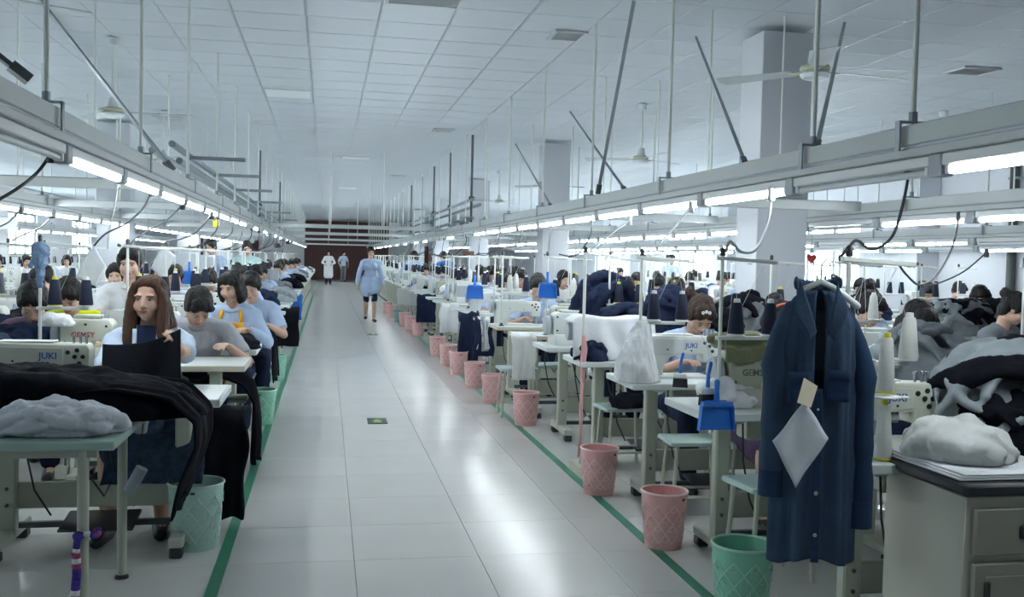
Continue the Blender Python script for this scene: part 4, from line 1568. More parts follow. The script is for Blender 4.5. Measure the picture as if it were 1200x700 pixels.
ROW_R1, ROW_L1 = 'first row right of aisle', 'first row left of aisle'
rnd = random.Random(11)
for k, y in enumerate(RY):
    cx = RC + (.06 if k == 0 else 0)
    put('table_' + ('tan' if k in (5, 6, 7, 10) else 'white'), TABLES['tan' if k in (5, 6, 7, 10) else 'white'], (cx, y, 0), 0, lab_table(k, ROW_R1), 'sewing tables in the first right row')
    kind = ['juki', 'gemsyo', 'jukiw', 'plain', 'over', 'gemsy', 'plain', 'tall', 'jukiw', 'over', 'tall', 'plain'][k % 12]
    mx = {0: at(1100, 460, Y=3.33).x - .235, 1: at(884, 430, Y=4.43).x, 2: at(840, 410, Y=5.49).x - .22, 3: at(715, 395, Y=6.62).x, 4: at(668, 392, Y=7.68).x}.get(k, cx + rnd.uniform(-.35, .05))
    put('mach_' + kind, MACH[kind], (mx, y + .04, TOPZ - .012), 0, lab_mach(k, ROW_R1), 'sewing machines in the first right row')
    sx = {0: at(988, 400, Y=3.22).x, 1: 1.84, 2: at(751, 380, Y=5.35).x, 3: 1.76, 4: at(716, 350, Y=7.5).x, 5: at(641, 340, Y=8.67).x}.get(k, cx - .5 + rnd.uniform(-.05, .35))
    if k != 3:
        put('stand', make_stand, (sx, y - .13, TOPZ), R(rnd.uniform(-6, 6)), lab_stand(k, ROW_R1), 'thread stands in the first right row')
        for i in range(2):
            ck = 'white' if k == 0 else rnd.choice(['navy', 'navy', 'navy', 'navyy', 'white'])
            if k == 0 and i == 0:
                continue
            if k in (1, 2, 3):
                ck = 'navy'
            put('cone_' + ck, CONES[ck], (sx + (.08, .252)[i], y - .13, TOPZ + .74 * .46 + .02), 0,
                '%s cone, %s on thread stand of %s table, %s' % ({'navy': 'navy', 'navyy': 'yellow-footed', 'white': 'white'}[ck], ('left', 'right')[i], ORD[k], ROW_R1), 'thread cones in the first right row')
# floor-standing pole with a pink strip at the fourth table
sp = thing('thread_stand', 'tall thread stand with pink cloth strip at the fourth table right of the aisle', 'thread stand', (1.74, 6.40, 0))
MB().tube([(0, 0, 0.02), (0, 0, 1.52)], .011, 10).build('pole', M_ROD, sp)
MB().box((0, -.05, .025), (.07, .42, .05), bev=.006).build('foot', M_TABLEEDGE, sp)
MB().bar((0, 0, 1.50), (.24, 0, 1.485), .024, .018, .003).build('guide_arm', M_ROD, sp)
MB().lathe([(.014, 0), (.016, .03), (.006, .04)], 10, c=(0, 0, 1.51)).build('cap', M_BLACKPL, sp)
ps = thing('cloth_strip', 'pink cloth strip tied to the tall thread stand right of the aisle', 'cloth strip', (1.74, 6.40, 0))
b = MB()
b.tube([(0, -.016, .93), (.004, -.022, .85), (-.006, -.024, .74), (.003, -.02, .62)], [.012, .019, .017, .01], 10, sx=1.2, round_ends=True)
b.build('knotted_strip', C_PINK, ps, 180)
b = MB()
b.tube([(-.002, -.02, .63), (-.012, -.022, .45), (-.006, -.02, .25), (-.02, -.022, .10)], [.008, .007, .007, .004], 6, sx=1.6)
b.build('loose_end', C_PINK, ps, 180)

# baskets beside the right row
for i, (px, py, kd, lab) in enumerate((
        (784, 646, 'pink', 'nearest pink lattice waste basket beside the green tape'),
        (706, 582, 'pink', 'second pink lattice waste basket from the camera'),
        (618, 500, 'pink', 'third pink waste basket, standing before the fourth table'),
        (579, 474, 'pink', 'fourth pink waste basket along the right aisle edge'),
        (557, 456, 'pink', 'fifth pink waste basket along the right aisle edge'),
        (538, 440, 'pink', 'sixth pink waste basket along the right aisle edge'),
        (526, 430, 'pink', 'seventh pink waste basket along the right aisle edge'),
        (513, 418, 'pink', 'eighth pink waste basket along the right aisle edge'),
        (490, 394, 'pink', 'ninth pink waste basket with dark contents, farther down the aisle'),
        (481, 388, 'pink', 'tenth pink waste basket in the far group'),
        (474, 383, 'pink', 'eleventh pink waste basket right behind the teal one'),
        (467, 378, 'teal', 'teal grey waste basket among the far pink ones'),
        (459, 372, 'pink', 'twelfth pink waste basket near the walking woman'),
        (453, 367, 'pink', 'farthest pink waste basket beside the walking woman'),
        (887, 738, 'green', 'green lattice waste basket below the hanging denim shirt'))):
    p = at(px, py, Z=0)
    if py > 730:
        p = V((1.72, 3.62, 0))
    put('basket_' + kd, BASK[kd], (p.x, p.y + .09, 0.001), R(rnd.uniform(0, 40)), lab, 'pink waste baskets along the aisle' if kd == 'pink' else None)
for px, py, kd, lab in ((226, 648, 'mint', 'large mint green waste basket beside the front left table'),
                        (304, 499, 'green', 'pale green waste basket under the left row near the tape'),
                        (322, 447, 'green', 'green waste basket behind the small black bag'),
                        (337, 402, 'green', 'small far green waste basket at the left tables')):
    p = at(px, py, Z=0)
    put('basket_' + kd, BASK[kd], (p.x, p.y + .1, 0.001), 0, lab)
bag = thing('rubbish_bag', 'small grey rubbish bag hanging from a left table by the green basket', 'bag', at(316, 440, Z=.06))
bm_ = MB()
bm_.ell((0, 0, .14), (.11, .09, .14))
bm_.tube([(0, 0, .22), (.0, 0, .30), (.0, -.01, .40)], [.05, .018, .012], 10)
skin_obj('bag', wrinkle(blob(bm_, .012, 2), .02, 14), cloth('grey_bag', (.16, .22, .21), .3), bag)

# stools
for i, (px, py, lab) in enumerate(((903, 570, 'pale mint stool with angled leg below the denim shirt'),
                                   (812, 518, 'mint stool behind the nearest sewing table leg'),
                                   (728, 478, 'pale stool with a dark cloth between second and third tables'),
                                   (602, 432, 'pale stool under the row beyond the fourth table'),
                                   (640, 428, 'stool behind the fourth table, half hidden'))):
    p = at(px, py, Z=.45)
    put('stool', make_stool, (p.x + .05, p.y + .1, 0.0), R((6, -4, 5, 0, 8)[i]), lab, 'work stools along the right row')
for i, (px, py, lab) in enumerate(((287, 468, 'white topped stool at the left aisle edge behind the black heap'), (330, 388, 'pale stool beside the black cloth in the left row'))):
    p = at(px, py, Z=.45)
    put('stool', make_stool, (p.x - .17, p.y + .1, 0.0), 0, lab, 'work stools along the left row')

# ------------------------------------------------------------------ denim shirt hanging at the right
def denim_shirt():
    Y = 3.0
    c = at(962, 330, Y=Y)
    t = thing('denim_shirt', 'long dark blue denim shirt hanging open on a stand with a paper pinned on', 'shirt', (c.x - .01, Y, 0), R(-18))
    top = c.z + .005
    L = .945

    def body(u, v):
        # u round the body, v down
        a = 2 * math.pi * u - math.pi / 2
        z = top - .07 - v * (L - .07)
        sh = min(1.0, .34 + 2.9 * v ** .62) if v < .12 else 1.0
        w = .122 * sh + .012 * v
        d = .05 * min(1, .5 + 3 * v) + .03 * v
        fold = .012 * min(1, v * 2.2) * math.sin(a * 7 + v * 2 + 1.2 * math.sin(v * 3)) + .007 * min(1, v * 3) * math.sin(a * 13 + 2)
        z += -.045 * (1 - abs(math.cos(a))) * max(0, .12 - v) * 0 + .015 * v * math.sin(a * 3)
        if v < .12:
            z = top - .055 - .055 * (abs(math.cos(a)) ** 1.4) * min(1, v / .05) - v * .35 * (1 - .4 * abs(math.cos(a)))
            z = min(z, top - .03)
            zz = top - .07 - .12 * (L - .07)
            q = v / .12
            z0 = top - .035 - .06 * abs(math.cos(a)) ** 1.2 * q
            z = z0 * (1 - q ** 1.5) + zz * q ** 1.5
        return (math.cos(a) * (w + fold), math.sin(a) * (d + fold), z)
    b = MB()
    N, K = 64, 40
    vs = [body(i / N, j / K) for j in range(K + 1) for i in range(N)]
    fs = []
    for j in range(K):
        for i in range(N):
            q = i / N
            if (q < .022 or q > .978) and j < 15:      # open neck
                continue
            fs.append((j * N + i, j * N + (i + 1) % N, (j + 1) * N + (i + 1) % N, (j + 1) * N + i))
    b.add(vs, fs)
    o = b.build('shirt_body', C_DENIM, t, 180)
    so = o.modifiers.new('thick', 'SOLIDIFY')
    so.thickness = .004
    for s, y_, ln, cuffz in ((-1, .0, .60, 0), (1, .03, .70, 0)):
        sl = MB()
        n = 12
        pts, rr = [], []
        for i in range(n + 1):
            q = i / n
            x = s * (.088 + (.045 if s < 0 else .075) * math.sin(min(1, q * 2.6) * math.pi / 2) + .003 * math.sin(q * 9))
            pts.append((x, y_ + .0 - .015 * q, top - .095 - q * ln))
            rr.append(.022 + .024 * min(1, q * 3.4) - .006 * q + .0028 * math.sin(q * 23) + .002 * math.sin(q * 41))
        sl.tube(pts, rr, 16, sx=1.0, round_ends=True)
        se = sl.build('sleeve', C_DENIM if s < 0 else C_DENIMDARK, t, 180)
        MB().tube([(pts[-1][0], pts[-1][1], pts[-1][2] + .05), (pts[-1][0], pts[-1][1], pts[-1][2] - .04)], [.0435, .0445], 16).build('cuff', C_DENIMDARK, se, 60)
    # collar: two lapels and a stand
    for s in (-1, 1):
        def lap(u, v, s=s):
            x0, z0, y0 = s * .062, top + .0, -.02
            x1, z1, y1 = s * .016, top - .17, -.082
            x = x0 + (x1 - x0) * u + s * .045 * v * math.sin(min(1, u * 1.25) * math.pi * .8)
            z = z0 + (z1 - z0) * u - .03 * v
            y = y0 + (y1 - y0) * u - .02 * math.sin(u * 3) - .012 * v
            return (x, y, z)
        cb = MB()
        cb.sheet(12, 6, lap, .006)
        cb.build('lapel', C_DENIM, t, 180)
    st = MB()
    st.tube([(.07 * math.cos(a), .05 * math.sin(a) + .01, top - .01 - .015 * math.sin(a)) for a in [math.pi * (.0 + i / 12) for i in range(13)]], .022, 8, sx=.4, round_ends=True)
    st.build('collar_band', C_DENIM, t, 180)
    MB().box((0, .03, top - .16), (.13, .004, .30)).build('lining', C_LINING, t)
    MB().box((.012, .026, top - .085), (.036, .004, .042)).build('neck_label', M_BLACKPL, t)
    # front placket, pockets, buttons
    pl = MB()
    pl.sheet(4, 30, lambda u, v: (-.012 + .026 * u, -(.052 + .03 * v) - .018 - .004 * math.sin(v * 11), top - .36 - v * (L - .37)), .004)
    pl.build('placket', C_DENIMDARK, t, 180)
    for k in range(4):
        v = .12 + k * .24
        MB().lathe([(.007, 0), (.007, .003), (.003, .004)], 10, c=(0, 0, 0), M=Matrix.Translation((.0, -(.052 + .03 * v) - .022, top - .36 - v * (L - .37))) @ RX90).build('button', M_STEEL, t)
    for s, z in ((1, top - .30), (-1, top - .31)):
        pk = MB()
        pk.sheet(6, 6, lambda u, v: (s * (.028 + .07 * u), -.078 - .006 * math.sin(u * 3.1), z - .10 * v), .004)
        pk.sheet(6, 2, lambda u, v: (s * (.026 + .074 * u), -.084 - .006 * math.sin(u * 3.1), z + .005 - .035 * v), .004)
        pk.build('pocket', C_DENIMDARK, t, 180)
    hg = thing('clothes_hanger', 'white plastic hanger holding the denim shirt', 'hanger', (c.x, Y, 0), R(-24))
    MB().tube([(-.105, 0, top - .10), (-.05, 0, top - .03), (0, 0, top - .005), (.05, 0, top - .03), (.125, .04, top - .085)], .011, 8, round_ends=True).build('arms', M_WHITEPL, hg, 180)
    MB().tube([(0, 0, top), (0, 0, top + .05), (.02, 0, top + .075), (.035, 0, top + .06)], .003, 6).build('hook', M_STEEL, hg, 180)
    # paper and card pinned on
    pp = thing('paper_pattern', 'crumpled white paper sheet pinned by a corner to the denim shirt', 'paper', (0, 0, 0))
    Yp = 2.86
    A, B, C_, D = at(943, 470, Y=Yp), at(905, 517, Y=Yp), at(932, 572, Y=Yp), at(971, 514, Y=Yp)
    A2 = at(958, 476, Y=Yp)
    q = MB()
    q.sheet(12, 14, lambda u, v: (B.lerp(A, u).lerp(C_.lerp(D, u), v)) + V((0, -.003 * math.sin(u * 7 + v * 3) - .003 * math.sin(v * 9 + u * 4), 0)), .0012)
    q.build('sheet', C_PAPER, pp, 180)
    cd = thing('card_tag', 'cream card tag above the paper on the denim shirt', 'tag', (0, 0, 0))
    a0, a1, a2, a3 = at(942, 443, Y=Yp + .01), at(958, 453, Y=Yp + .01), at(950, 478, Y=Yp - .012), at(934, 472, Y=Yp - .012)
    q = MB()
    q.sheet(3, 3, lambda u, v: a0.lerp(a1, u).lerp(a3.lerp(a2, u), v), .0015)
    q.build('card', C_MANILA, cd, 0)


denim_shirt()

# ------------------------------------------------------------------ cabinet at the right edge with garments
cab = thing('drawer_cabinet', 'beige steel cabinet with black top at the lower right corner', 'cabinet', (2.0, 2.69, 0))
M_CAB = mat('cabinet_enamel', (0.50, 0.50, 0.43), .45, 0, .07, 3, .02, 40)
M_CABF = mat('cabinet_front_enamel', (0.30, 0.30, 0.25), .45, 0, .07, 3, .02, 40)
MB().box((.45, .23, .365), (.9, .44, .73), bev=.004).build('carcass', M_CAB, cab)
MB().box((.455, .22, .755), (.95, .47, .042), bev=.012).build('worktop', M_BLACKPL, cab)
for x0, w in ((.02, .42), (.46, .42)):
    d = MB().box((x0 + w / 2, -.001, .62), (w - .01, .022, .15), bev=.005).build('drawer', M_CABF, cab)
    MB().box((x0 + w / 2, -.018, .62), (.1, .016, .045), bev=.005).build('handle', M_BLACKPL, d)
    d = MB().box((x0 + w / 2, -.001, .28), (w - .01, .022, .48), bev=.005).build('door', M_CABF, cab)
    MB().box((x0 + .05, -.018, .42), (.02, .016, .09), bev=.005).build('handle', M_BLACKPL, d)
    MB().box((x0 + w / 2, -.0135, .28), (w - .09, .006, .40), bev=.002).build('panel', M_CABF, d)


def pile(label, x, y, z, w, d, h, m, seed, rz=0, name='cloth_pile', cat='cloth', group=None, part_='folded_cloth', two=None, **k):
    t = thing(name, label, cat, (x, y, z), R(rz), group)
    heap(w, d, h, seed, **k).build(part_, m, t, 180)
    if two:
        heap(w, d, h * 1.03, seed + 7, n=max(5, int(12 * w)), only_folds=True, fat=k.get('fat', 1.0) * 1.1).build('dark_folds', two, t, 180)
    return t


fs_ = thing('folded_sheet', 'flat white folded sheets under the crumpled garment on the cabinet', 'cloth', (2.21, 2.965, .777))
for i in range(3):
    MB().box((.004 * i, -.006 * i, .004 + .007 * i), (.44 - .01 * i, .50 - .015 * i, .006), bev=.002).build('sheet', C_WHITE, fs_)
pile('crumpled off-white garment on the black cabinet top', 2.19, 2.99, .798, .40, .36, .13, C_OFFWHITE, 3, 8, fat=1.25)
pile('large heap of grey and black garments at the right photo edge', 2.62, 3.30, TOPZ, .74, .62, .54, C_GREY2, 9, 0, fat=.7, n=24, part_='grey_garments', two=C_BLACK)
pile('black garment folded into the front of the grey heap', 2.52, 3.16, TOPZ + .01, .40, .42, .30, C_BLACK, 14, 30, fat=.8)
pile('silver grey garment lying over the right edge heap', 2.70, 3.02, .777, .52, .44, .34, C_GREY2, 5, 60, fat=.7, n=18, two=C_GREY)
pile('grey cloth heap behind the white thread cones', at(1066, 405, Y=4.5).x, 4.42, TOPZ, .60, .5, .52, C_GREY2, 21, 10, fat=.75, n=18, two=C_GREY)
pile('dark offcuts spilling below the grey heap', at(1060, 425, Y=4.15).x, 4.22, TOPZ, .4, .22, .13, C_NAVY, 31, 0, freq=4, rough=.8)
for z, hh, lab in ((TOPZ + .0, .19, 'lower tall white thread cone beside the denim shirt'), (TOPZ + .24, .16, 'upper white thread cone on a small tray beside the denim shirt')):
    c = put('cone_tallwhite', lambda: make_cone(M_WHITECONE, M_YELLOW, .19, .033), (at(1046, 430, Y=3.08).x, 3.12, z + .012), 0, lab, 'two tall white cones')
tr = thing('spool_tray', 'small grey spool tray between the two tall white cones', 'tray', (at(1046, 430, Y=3.08).x, 3.12, TOPZ + .228))
MB().lathe([(.05, 0), (.055, .003), (.05, .008), (.01, .009)], 18).build('plate', M_ROD, tr)
MB().bar((-.09, .0, .0), (.09, 0, .0), .03, .006, .002).build('arm', M_ROD, tr)

pile('white cloth bundle on the second table beside the blue dustpan', at(846, 480, Y=4.4).x, 4.38, TOPZ, .29, .24, .15, C_WHITE, 12, 15, freq=2.2)
pile('dark navy cloth folded on the fourth table by the pink strip', at(692, 420, Y=6.5).x, 6.48, TOPZ, .26, .24, .15, C_NAVY, 17, 0, freq=2.5)
pile('black cloth on the pale stool between the second and third tables', at(735, 470, Y=6.3).x, 6.3, .455, .24, .2, .10, C_BLACK, 19, 0)


def drape_thing(label, pathx, y0, y1, m, seed, rz=0, name='draped_cloth', loc=(0, 0, 0), cat='cloth', group=None, **k):
    t = thing(name, label, cat, loc, rz, group)
    drape(pathx, y0, y1, seed, **k).build('cloth', m, t, 180)
    return t


oc = thing('padded_cover', 'olive padded cover laid over the second machine right of the aisle', 'cover', (at(884, 410, Y=4.43).x, 4.47, TOPZ + .287))
b = MB()
b.box((0, 0, .0), (.36, .2, .03), bev=.012)
for yy in (-.06, .05):
    b.tube([(-.19, yy, .03), (-.05, yy - .01, .042), (.06, yy, .036), (.19, yy + .01, .026)], [.026, .032, .03, .022], 12, round_ends=True)
b.sheet(20, 8, lambda u, v: (-.18 + .36 * u, -.105 - .012 * math.sin(u * 9), .01 - .075 * v - .012 * math.sin(u * 6)), .008)
skin_obj('quilted_pad', wrinkle(blob(b, .008, 2), .008, 14), C_OLIVE, oc)

# white garment standing in a peak on the third table
w = thing('white_garment', 'white garment heaped in a peak on the third table right of the aisle', 'cloth', (at(748, 430, Y=5.33).x, 5.36, TOPZ))
b = MB()
b.tube([(0, 0, .0), (-.005, 0, .1), (.01, 0, .2), (.03, 0, .31)], [.13, .118, .085, .045], 18, round_ends=True)
b.tube([(-.05, 0, .02), (-.03, -.03, .15), (.01, -.02, .27)], [.07, .06, .04], 14, round_ends=True)
b.ell((0, 0, .0), (.14, .12, .03))
me = wrinkle(wrinkle(blob(b, .008, 2), .03, 6, (1.6, 1.6, .35)), .012, 14, (1.5, 1.5, .35))
skin_obj('folds', me, C_WHITE, w)
for v in me.vertices:
    v.co.z = max(v.co.z, .003)
# white cloth draped over the machine of the fourth table
cx_ = at(716, 395, Y=6.55).x
dr = thing('white_garment', 'wide white cloth draped over the fourth machine right of the aisle', 'cloth', (cx_, 6.60, TOPZ))
b = MB()


def fn_(u, v):
    x = -.30 + .60 * u
    s = v * .68
    z = .295
    if s < .22:
        y, z = .12 - s, .295 + .01 * math.sin(u * 9)
    else:
        y, z = -.10 - .05 * min(1, (s - .22) * 3), .295 - (s - .22) * (.75 + .12 * math.sin(u * 5 + 1))
    z -= .04 * max(0, abs(u - .5) * 2 - .8) * 4
    f = .018 * math.sin(u * 19 + 2 * math.sin(v * 4)) * min(1, v * 1.7)
    return (x, y - f, max(.006, z))


b.sheet(44, 26, fn_, .005)
b.build('cloth', C_WHITE, dr, 180)

# blue dustpans and brushes
def make_dustpan():
    t = thing('dustpan', 'x', 'dustpan')
    b = MB()
    b.prism([(-.085, -.07), (.085, -.07), (.075, .045), (.05, .065), (-.05, .065), (-.075, .045)], -.004, .0, 'xz')
    b = bevelled(b, .002, 30, 1)
    b.build('pan', M_BLUEPL, t)
    w = MB()
    for s in (-1, 1):
        w.bar((s * .083, -.018, -.07), (s * .073, -.018, .045), .004, .034)
    w.bar((-.07, -.018, .05), (.07, -.018, .05), .034, .02)
    w.build('side_walls', M_BLUEPL, t)
    MB().tube([(0, -.012, .05), (0, -.012, .11), (0, -.012, .15)], [.014, .009, .011], 10, sx=1.2, round_ends=True).build('handle', M_BLUEPL, t, 180)
    MB().tube([(0, -.012, .15), (.004, .03, .22), (0, .10, .30)], .0014, 5).build('hanging_cord', M_GCABLE, t)
    return t


def make_brush():
    t = thing('hand_brush', 'x', 'brush')
    MB().tube([(0, 0, .06), (0, 0, .12), (.012, 0, .17)], [.010, .008, .009], 10, round_ends=True).build('handle', M_BLUEPL, t, 180)
    MB().tube([(.012, 0, .17), (.012, .03, .24), (0, .10, .32)], .0014, 5).build('hanging_cord', M_GCABLE, t)
    MB().box((0, 0, .045), (.075, .03, .035), bev=.008).build('head', M_WHITEPL, t)
    b = MB()
    for i in range(9):
        for j in range(3):
            b.tube([(-.034 + .0085 * i, -.01 + .01 * j, .03), (-.038 + .0095 * i, -.011 + .011 * j, -.02)], .004, 5)
    stuff(b.build('bristles', M_BLACKPL, t))
    return t


for px, py, Y, s, lab in ((838, 486, 4.06, 1.0, 'blue dustpan hanging from the second table right of the aisle'),
                          (556, 342, 12.0, 1.3, 'blue dustpan hanging on a thread stand farther down the right row'),
                          (641, 340, 8.60, 1.05, 'blue dustpan in front of the black haired worker in the right row'),
                          (222, 325, 11.84, 1.15, 'blue dustpan hanging in the left row behind the apron woman')):
    p = at(px, py, Y=Y)
    o = put('dustpan', make_dustpan, p, 0, lab, 'blue dustpans')
    o.scale = (s, s, s)
p = at(829, 470, Y=4.09)
put('brush', make_brush, p, R(10), 'blue hand brush with black bristles hanging beside the nearest dustpan', 'blue hand brushes')
p = at(797, 450, Y=5.14)
o = put('brush', make_brush, p, R(-30), 'blue hand brush hanging at the third table beside the white garment', 'blue hand brushes')

# hanging cloths at the table ends of the right row
for i, (px, y0z, Y, w, h, m, lab) in enumerate((
        (527, .80, 13.9, .28, .42, C_WHITE, 'white garment hanging off a table end far down the right row'),
        (543, .78, 12.3, .26, .62, C_NAVY, 'navy garment hanging off a table end in the right row'),
        (500, .76, 17.6, .34, .50, C_NAVY, 'navy cloth hanging between far tables of the right row'),
        (566, .60, 10.8, .22, .42, C_NAVY, 'navy cloth bag hanging low behind the fifth basket'),
        (557, .74, 11.0, .16, .34, C_OFFWHITE, 'pale cloth strip hanging from a tan table in the right row'),
        (568, .73, 10.3, .14, .36, C_GREY2, 'silver grey cloth hanging under the tan table edge'),
        (477, .82, 21.0, .5, .36, C_OFFWHITE, 'off-white cloth over a far table in the right row'),
        (612, .70, 8.9, .22, .40, C_OFFWHITE, 'pale cloth hanging beneath a table end before the third basket'))):
    Y = min((abs(yc - .285 - Y), yc - .285) for yc in RY)[1]
    y0z = TOPZ + .003
    p = at(px, 340, Y=Y)
    p.x = max(p.x, 1.76)
    drape_thing(lab, [(-.10, 0), (0, .0), (.012, -.03), (.016, -h)], -w / 2, w / 2, m, i * 1.7, R(-90), loc=(p.x, Y, y0z), amp=.016, freq=1.6, nu=22, nv=18, group='cloths hanging at the right tables')
# ------------------------------------------------------------------ left of the aisle
for k, y in enumerate(LY):
    put('table_' + ('tan' if k == 1 else 'white'), TABLES['tan' if k == 1 else 'white'], (LC, y, 0), 0, lab_table(k, ROW_L1), 'sewing tables in the first left row')
    kind = ['juki', 'gemsy', 'plain', 'over', 'jukiw', 'plain', 'tall', 'over'][k % 8]
    mx = {0: -1.30, 1: at(100, 390, Y=6.3).x, 2: at(213, 372, Y=7.35).x - .25, 3: at(250, 352, Y=8.6).x - .25}.get(k, LC - .25 + rnd.uniform(-.15, .15))
    put('mach_' + kind, MACH[kind], (mx, y - .16 if k == 0 else y + .04, TOPZ - .012), 0, lab_mach(k, ROW_L1), 'sewing machines in the first left row')
    sx = {0: -1.95, 1: at(41, 400, Y=5.95).x, 2: at(150, 300, Y=7.2).x, 3: at(193, 300, Y=8.4).x, 6: at(222, 325, Y=11.89).x}.get(k, LC - rnd.uniform(.25, .5))
    put('stand', make_stand, (sx, y - (.3 if k == 1 else .16), TOPZ), R(rnd.uniform(-6, 6)), lab_stand(k, ROW_L1), 'thread stands in the first left row')
    for i in range(2):
        ck = rnd.choice(['navy', 'navy', 'navyy'])
        put('cone_' + ck, CONES[ck], (sx + (.08, .252)[i], y - (.3 if k == 1 else .16), TOPZ + .74 * .46 + .02), 0,
            '%s cone, %s on thread stand of %s table, %s' % ({'navy': 'navy', 'navyy': 'yellow-footed'}[ck], ('left', 'right')[i], ORD[k], ROW_L1), 'thread cones in the first left row')

# green side table in front
gt = thing('side_table', 'pale green side table with thin legs at the front left', 'table', (-1.62, 4.12, 0))
MB().box((0, 0, .733), (1.74, .82, .034), bev=.006).build('tabletop', M_TABLEGREEN, gt)
for x in (-.80, -.28, .02, .75):
    for y in (-.36, .34):
        if x == .02 and y > 0:
            continue
        l = MB().tube([(x, y, .715), (x, y, .012)], .021, 12).build('leg', M_STAND, gt)
        MB().lathe([(.03, 0), (.03, .01), (.018, .02)], 12, c=(x, y, 0)).build('foot_cap', M_BLACKPL, l)
f = MB()
for y in (-.36, .34):
    f.box((0, y, .700), (1.6, .03, .03))
f.build('apron_rail', M_STAND, gt, 0)
t = thing('cloth_strip', 'purple checked cloth strip tied around the front leg of the green table', 'cloth strip', (-.87, 3.76, 0))
p = at(100, 600, Y=3.70)
b = MB()
x0 = p.x + .87
ring = [(x0 + .034 * math.cos(a), .034 * math.sin(a) - .0, .40 + .008 * math.sin(a * 3)) for a in [i * math.pi / 5 for i in range(11)]]
tail = [(x0 - .03, -.035, .40), (x0 - .036, -.04, .34), (x0 - .034, -.036, .26), (x0 - .04, -.036, .18), (x0 - .05, -.03, .10), (x0 - .052, -.03, .02)]
fine = []
for a_, b_ in zip(tail, tail[1:]):
    for q in range(4):
        fine.append(V(a_).lerp(V(b_), q / 4))
for k in range(10):
    b.mi = (0, 2, 0, 1)[k % 4]
    b.tube(ring[k:k + 2], .011, 7)
for k in range(len(fine) - 1):
    b.mi = (0, 0, 0, 1, 2, 1, 2, 0)[k % 8]
    b.tube(fine[k:k + 2], .0125, 7, sx=1.3)
b.ell((x0 - .03, -.036, .40), (.02, .016, .018))
b.build('strip', [cloth('violet_cotton', (.07, .05, .28), .3), C_WHITE, cloth('rose_cotton', (.40, .08, .20), .2)], t, 180)

bk = thing('black_cloth_pile', 'big heap of black cloth spread over the front left table', 'cloth', (-1.42, 4.32, .751))
heap(1.85, .64, .25, 4, 90, 44, n=26, lay=.12, voxel=.013).build('heap', C_BLACK, bk, 180)
drape([(.25, .10), (.60, .12), (.80, .09), (.90, .0), (.90, -.10), (.85, -.24), (.80, -.40)], -.24, .27, 2, nu=70, nv=80, amp=.015, freq=4.2, thick=.01, hem=.25).build('hanging_cloth', C_BLACK, bk, 180)
pile('pale grey striped shirt crumpled on the green table', at(68, 500, Y=3.95).x, 3.93, .751, .56, .30, .125, C_STRIPE, 23, -4, n=16, lay=.3, voxel=.007)
drape_thing('black trousers hanging straight down beside the green waste basket', [(-.2, .02), (-.04, .03), (.02, -.02), (.03, -.30), (.03, -.545)], -.18, .18, C_BLACK, 3, R(-90), loc=(-.60, 5.30, .575), amp=.018, freq=1.4, nu=34, nv=26, thick=.02, name='black_trousers')
drape_thing('dark floral skirt cloth spilling beside the long haired woman', [(-.3, .02), (-.1, .05), (.06, .02), (.13, -.08), (.14, -.2)], -.25, .22, C_FLORAL, 6, R(-90), loc=(-.80, 5.02, .52), amp=.02, freq=1.6, name='floral_cloth')
pile('dark folded cloth on the second white table, left row', at(275, 398, Y=7.2).x, 7.2, TOPZ, .42, .26, .11, C_BLACK, 27, 0, freq=2.6)
pile('white cloth scrap beside the dark folded cloth in the left row', at(258, 394, Y=7.3).x, 7.42, TOPZ, .16, .16, .09, C_WHITE, 28, 0)
dt = thing('black_cloth_pile', 'black cloth over the left table end beside the apron woman', 'cloth', (-1.05, 8.25, TOPZ))
heap(1.0, .5, .17, 6, lay=.2).build('heap', C_BLACK, dt, 180)
drape([(.1, .09), (.35, .09), (.52, .07), (.61, .0), (.63, -.12), (.64, -.36)], -.24, .24, 5, nu=50, nv=60, amp=.014, freq=3.4, thick=.01, hem=.35).build('hanging_cloth', C_BLACK, dt, 180)
dt2 = thing('black_cloth_pile', 'black cloth hanging low off the tan left table', 'cloth', (-.8, 6.75, .55))
drape([(-.2, .06), (.1, .08), (.26, .02), (.32, -.1), (.33, -.5)], -.22, .22, 15, nu=40, nv=30, amp=.03, freq=1.8, thick=.012, hem=.3).build('hanging_cloth', C_BLACK, dt2, 180)
pile('dark blue cloth heap on the second-row table at the far left', at(45, 385, Y=6.6).x, 6.55, TOPZ, .75, .4, .24, C_NAVY, 33, 0, freq=2.4)
pile('white cloth before the yellow shirted worker', at(78, 362, Y=6.45).x, 6.25, TOPZ + .22, .2, .14, .07, C_WHITE, 35, 0)
drape_thing('dark cloth hanging off a far left table end', [(-.1, 0), (0, 0), (.02, -.04), (.02, -.45)], -.2, .2, C_BLACK, 41, R(-90), loc=(-.52, 12.0, .78), amp=.02, freq=1.6)
drape_thing('royal blue cloth hanging off a far left table', [(-.1, 0), (0, 0), (.02, -.04), (.02, -.36)], -.09, .09, C_BLUE, 43, R(-90), loc=(-.45, 15.2, .80), amp=.02, freq=1.6)
p = at(158, 562, Y=4.42)
t = thing('paper_roll', 'pale blue paper roll tucked at a leg under the front left table', 'roll', p)
b = MB()
b.tube([(-.025, 0, -.055), (.03, 0, .05)], .027, 14)
b.build('roll', mat('pale_blue_paper', (.42, .50, .56), .8), t, 40)
MB().tube([(.03, .02, .05), (.02, .03, .15), (.03, .03, .26)], .003, 5).build('cord', M_CABLE, t)
p = at(140, 588, Z=0)
pile('black bag lying on the floor below the front left machine', p.x, p.y + .25, .002, .46, .26, .17, C_BLACK, 91, 10, cat='bag', name='black_bag', part_='bag_cloth')
p = at(56, 585, Z=0)
t = thing('lever_box', 'small olive knee lever box standing beneath the far left machine', 'box', (p.x, p.y + .3, 0))
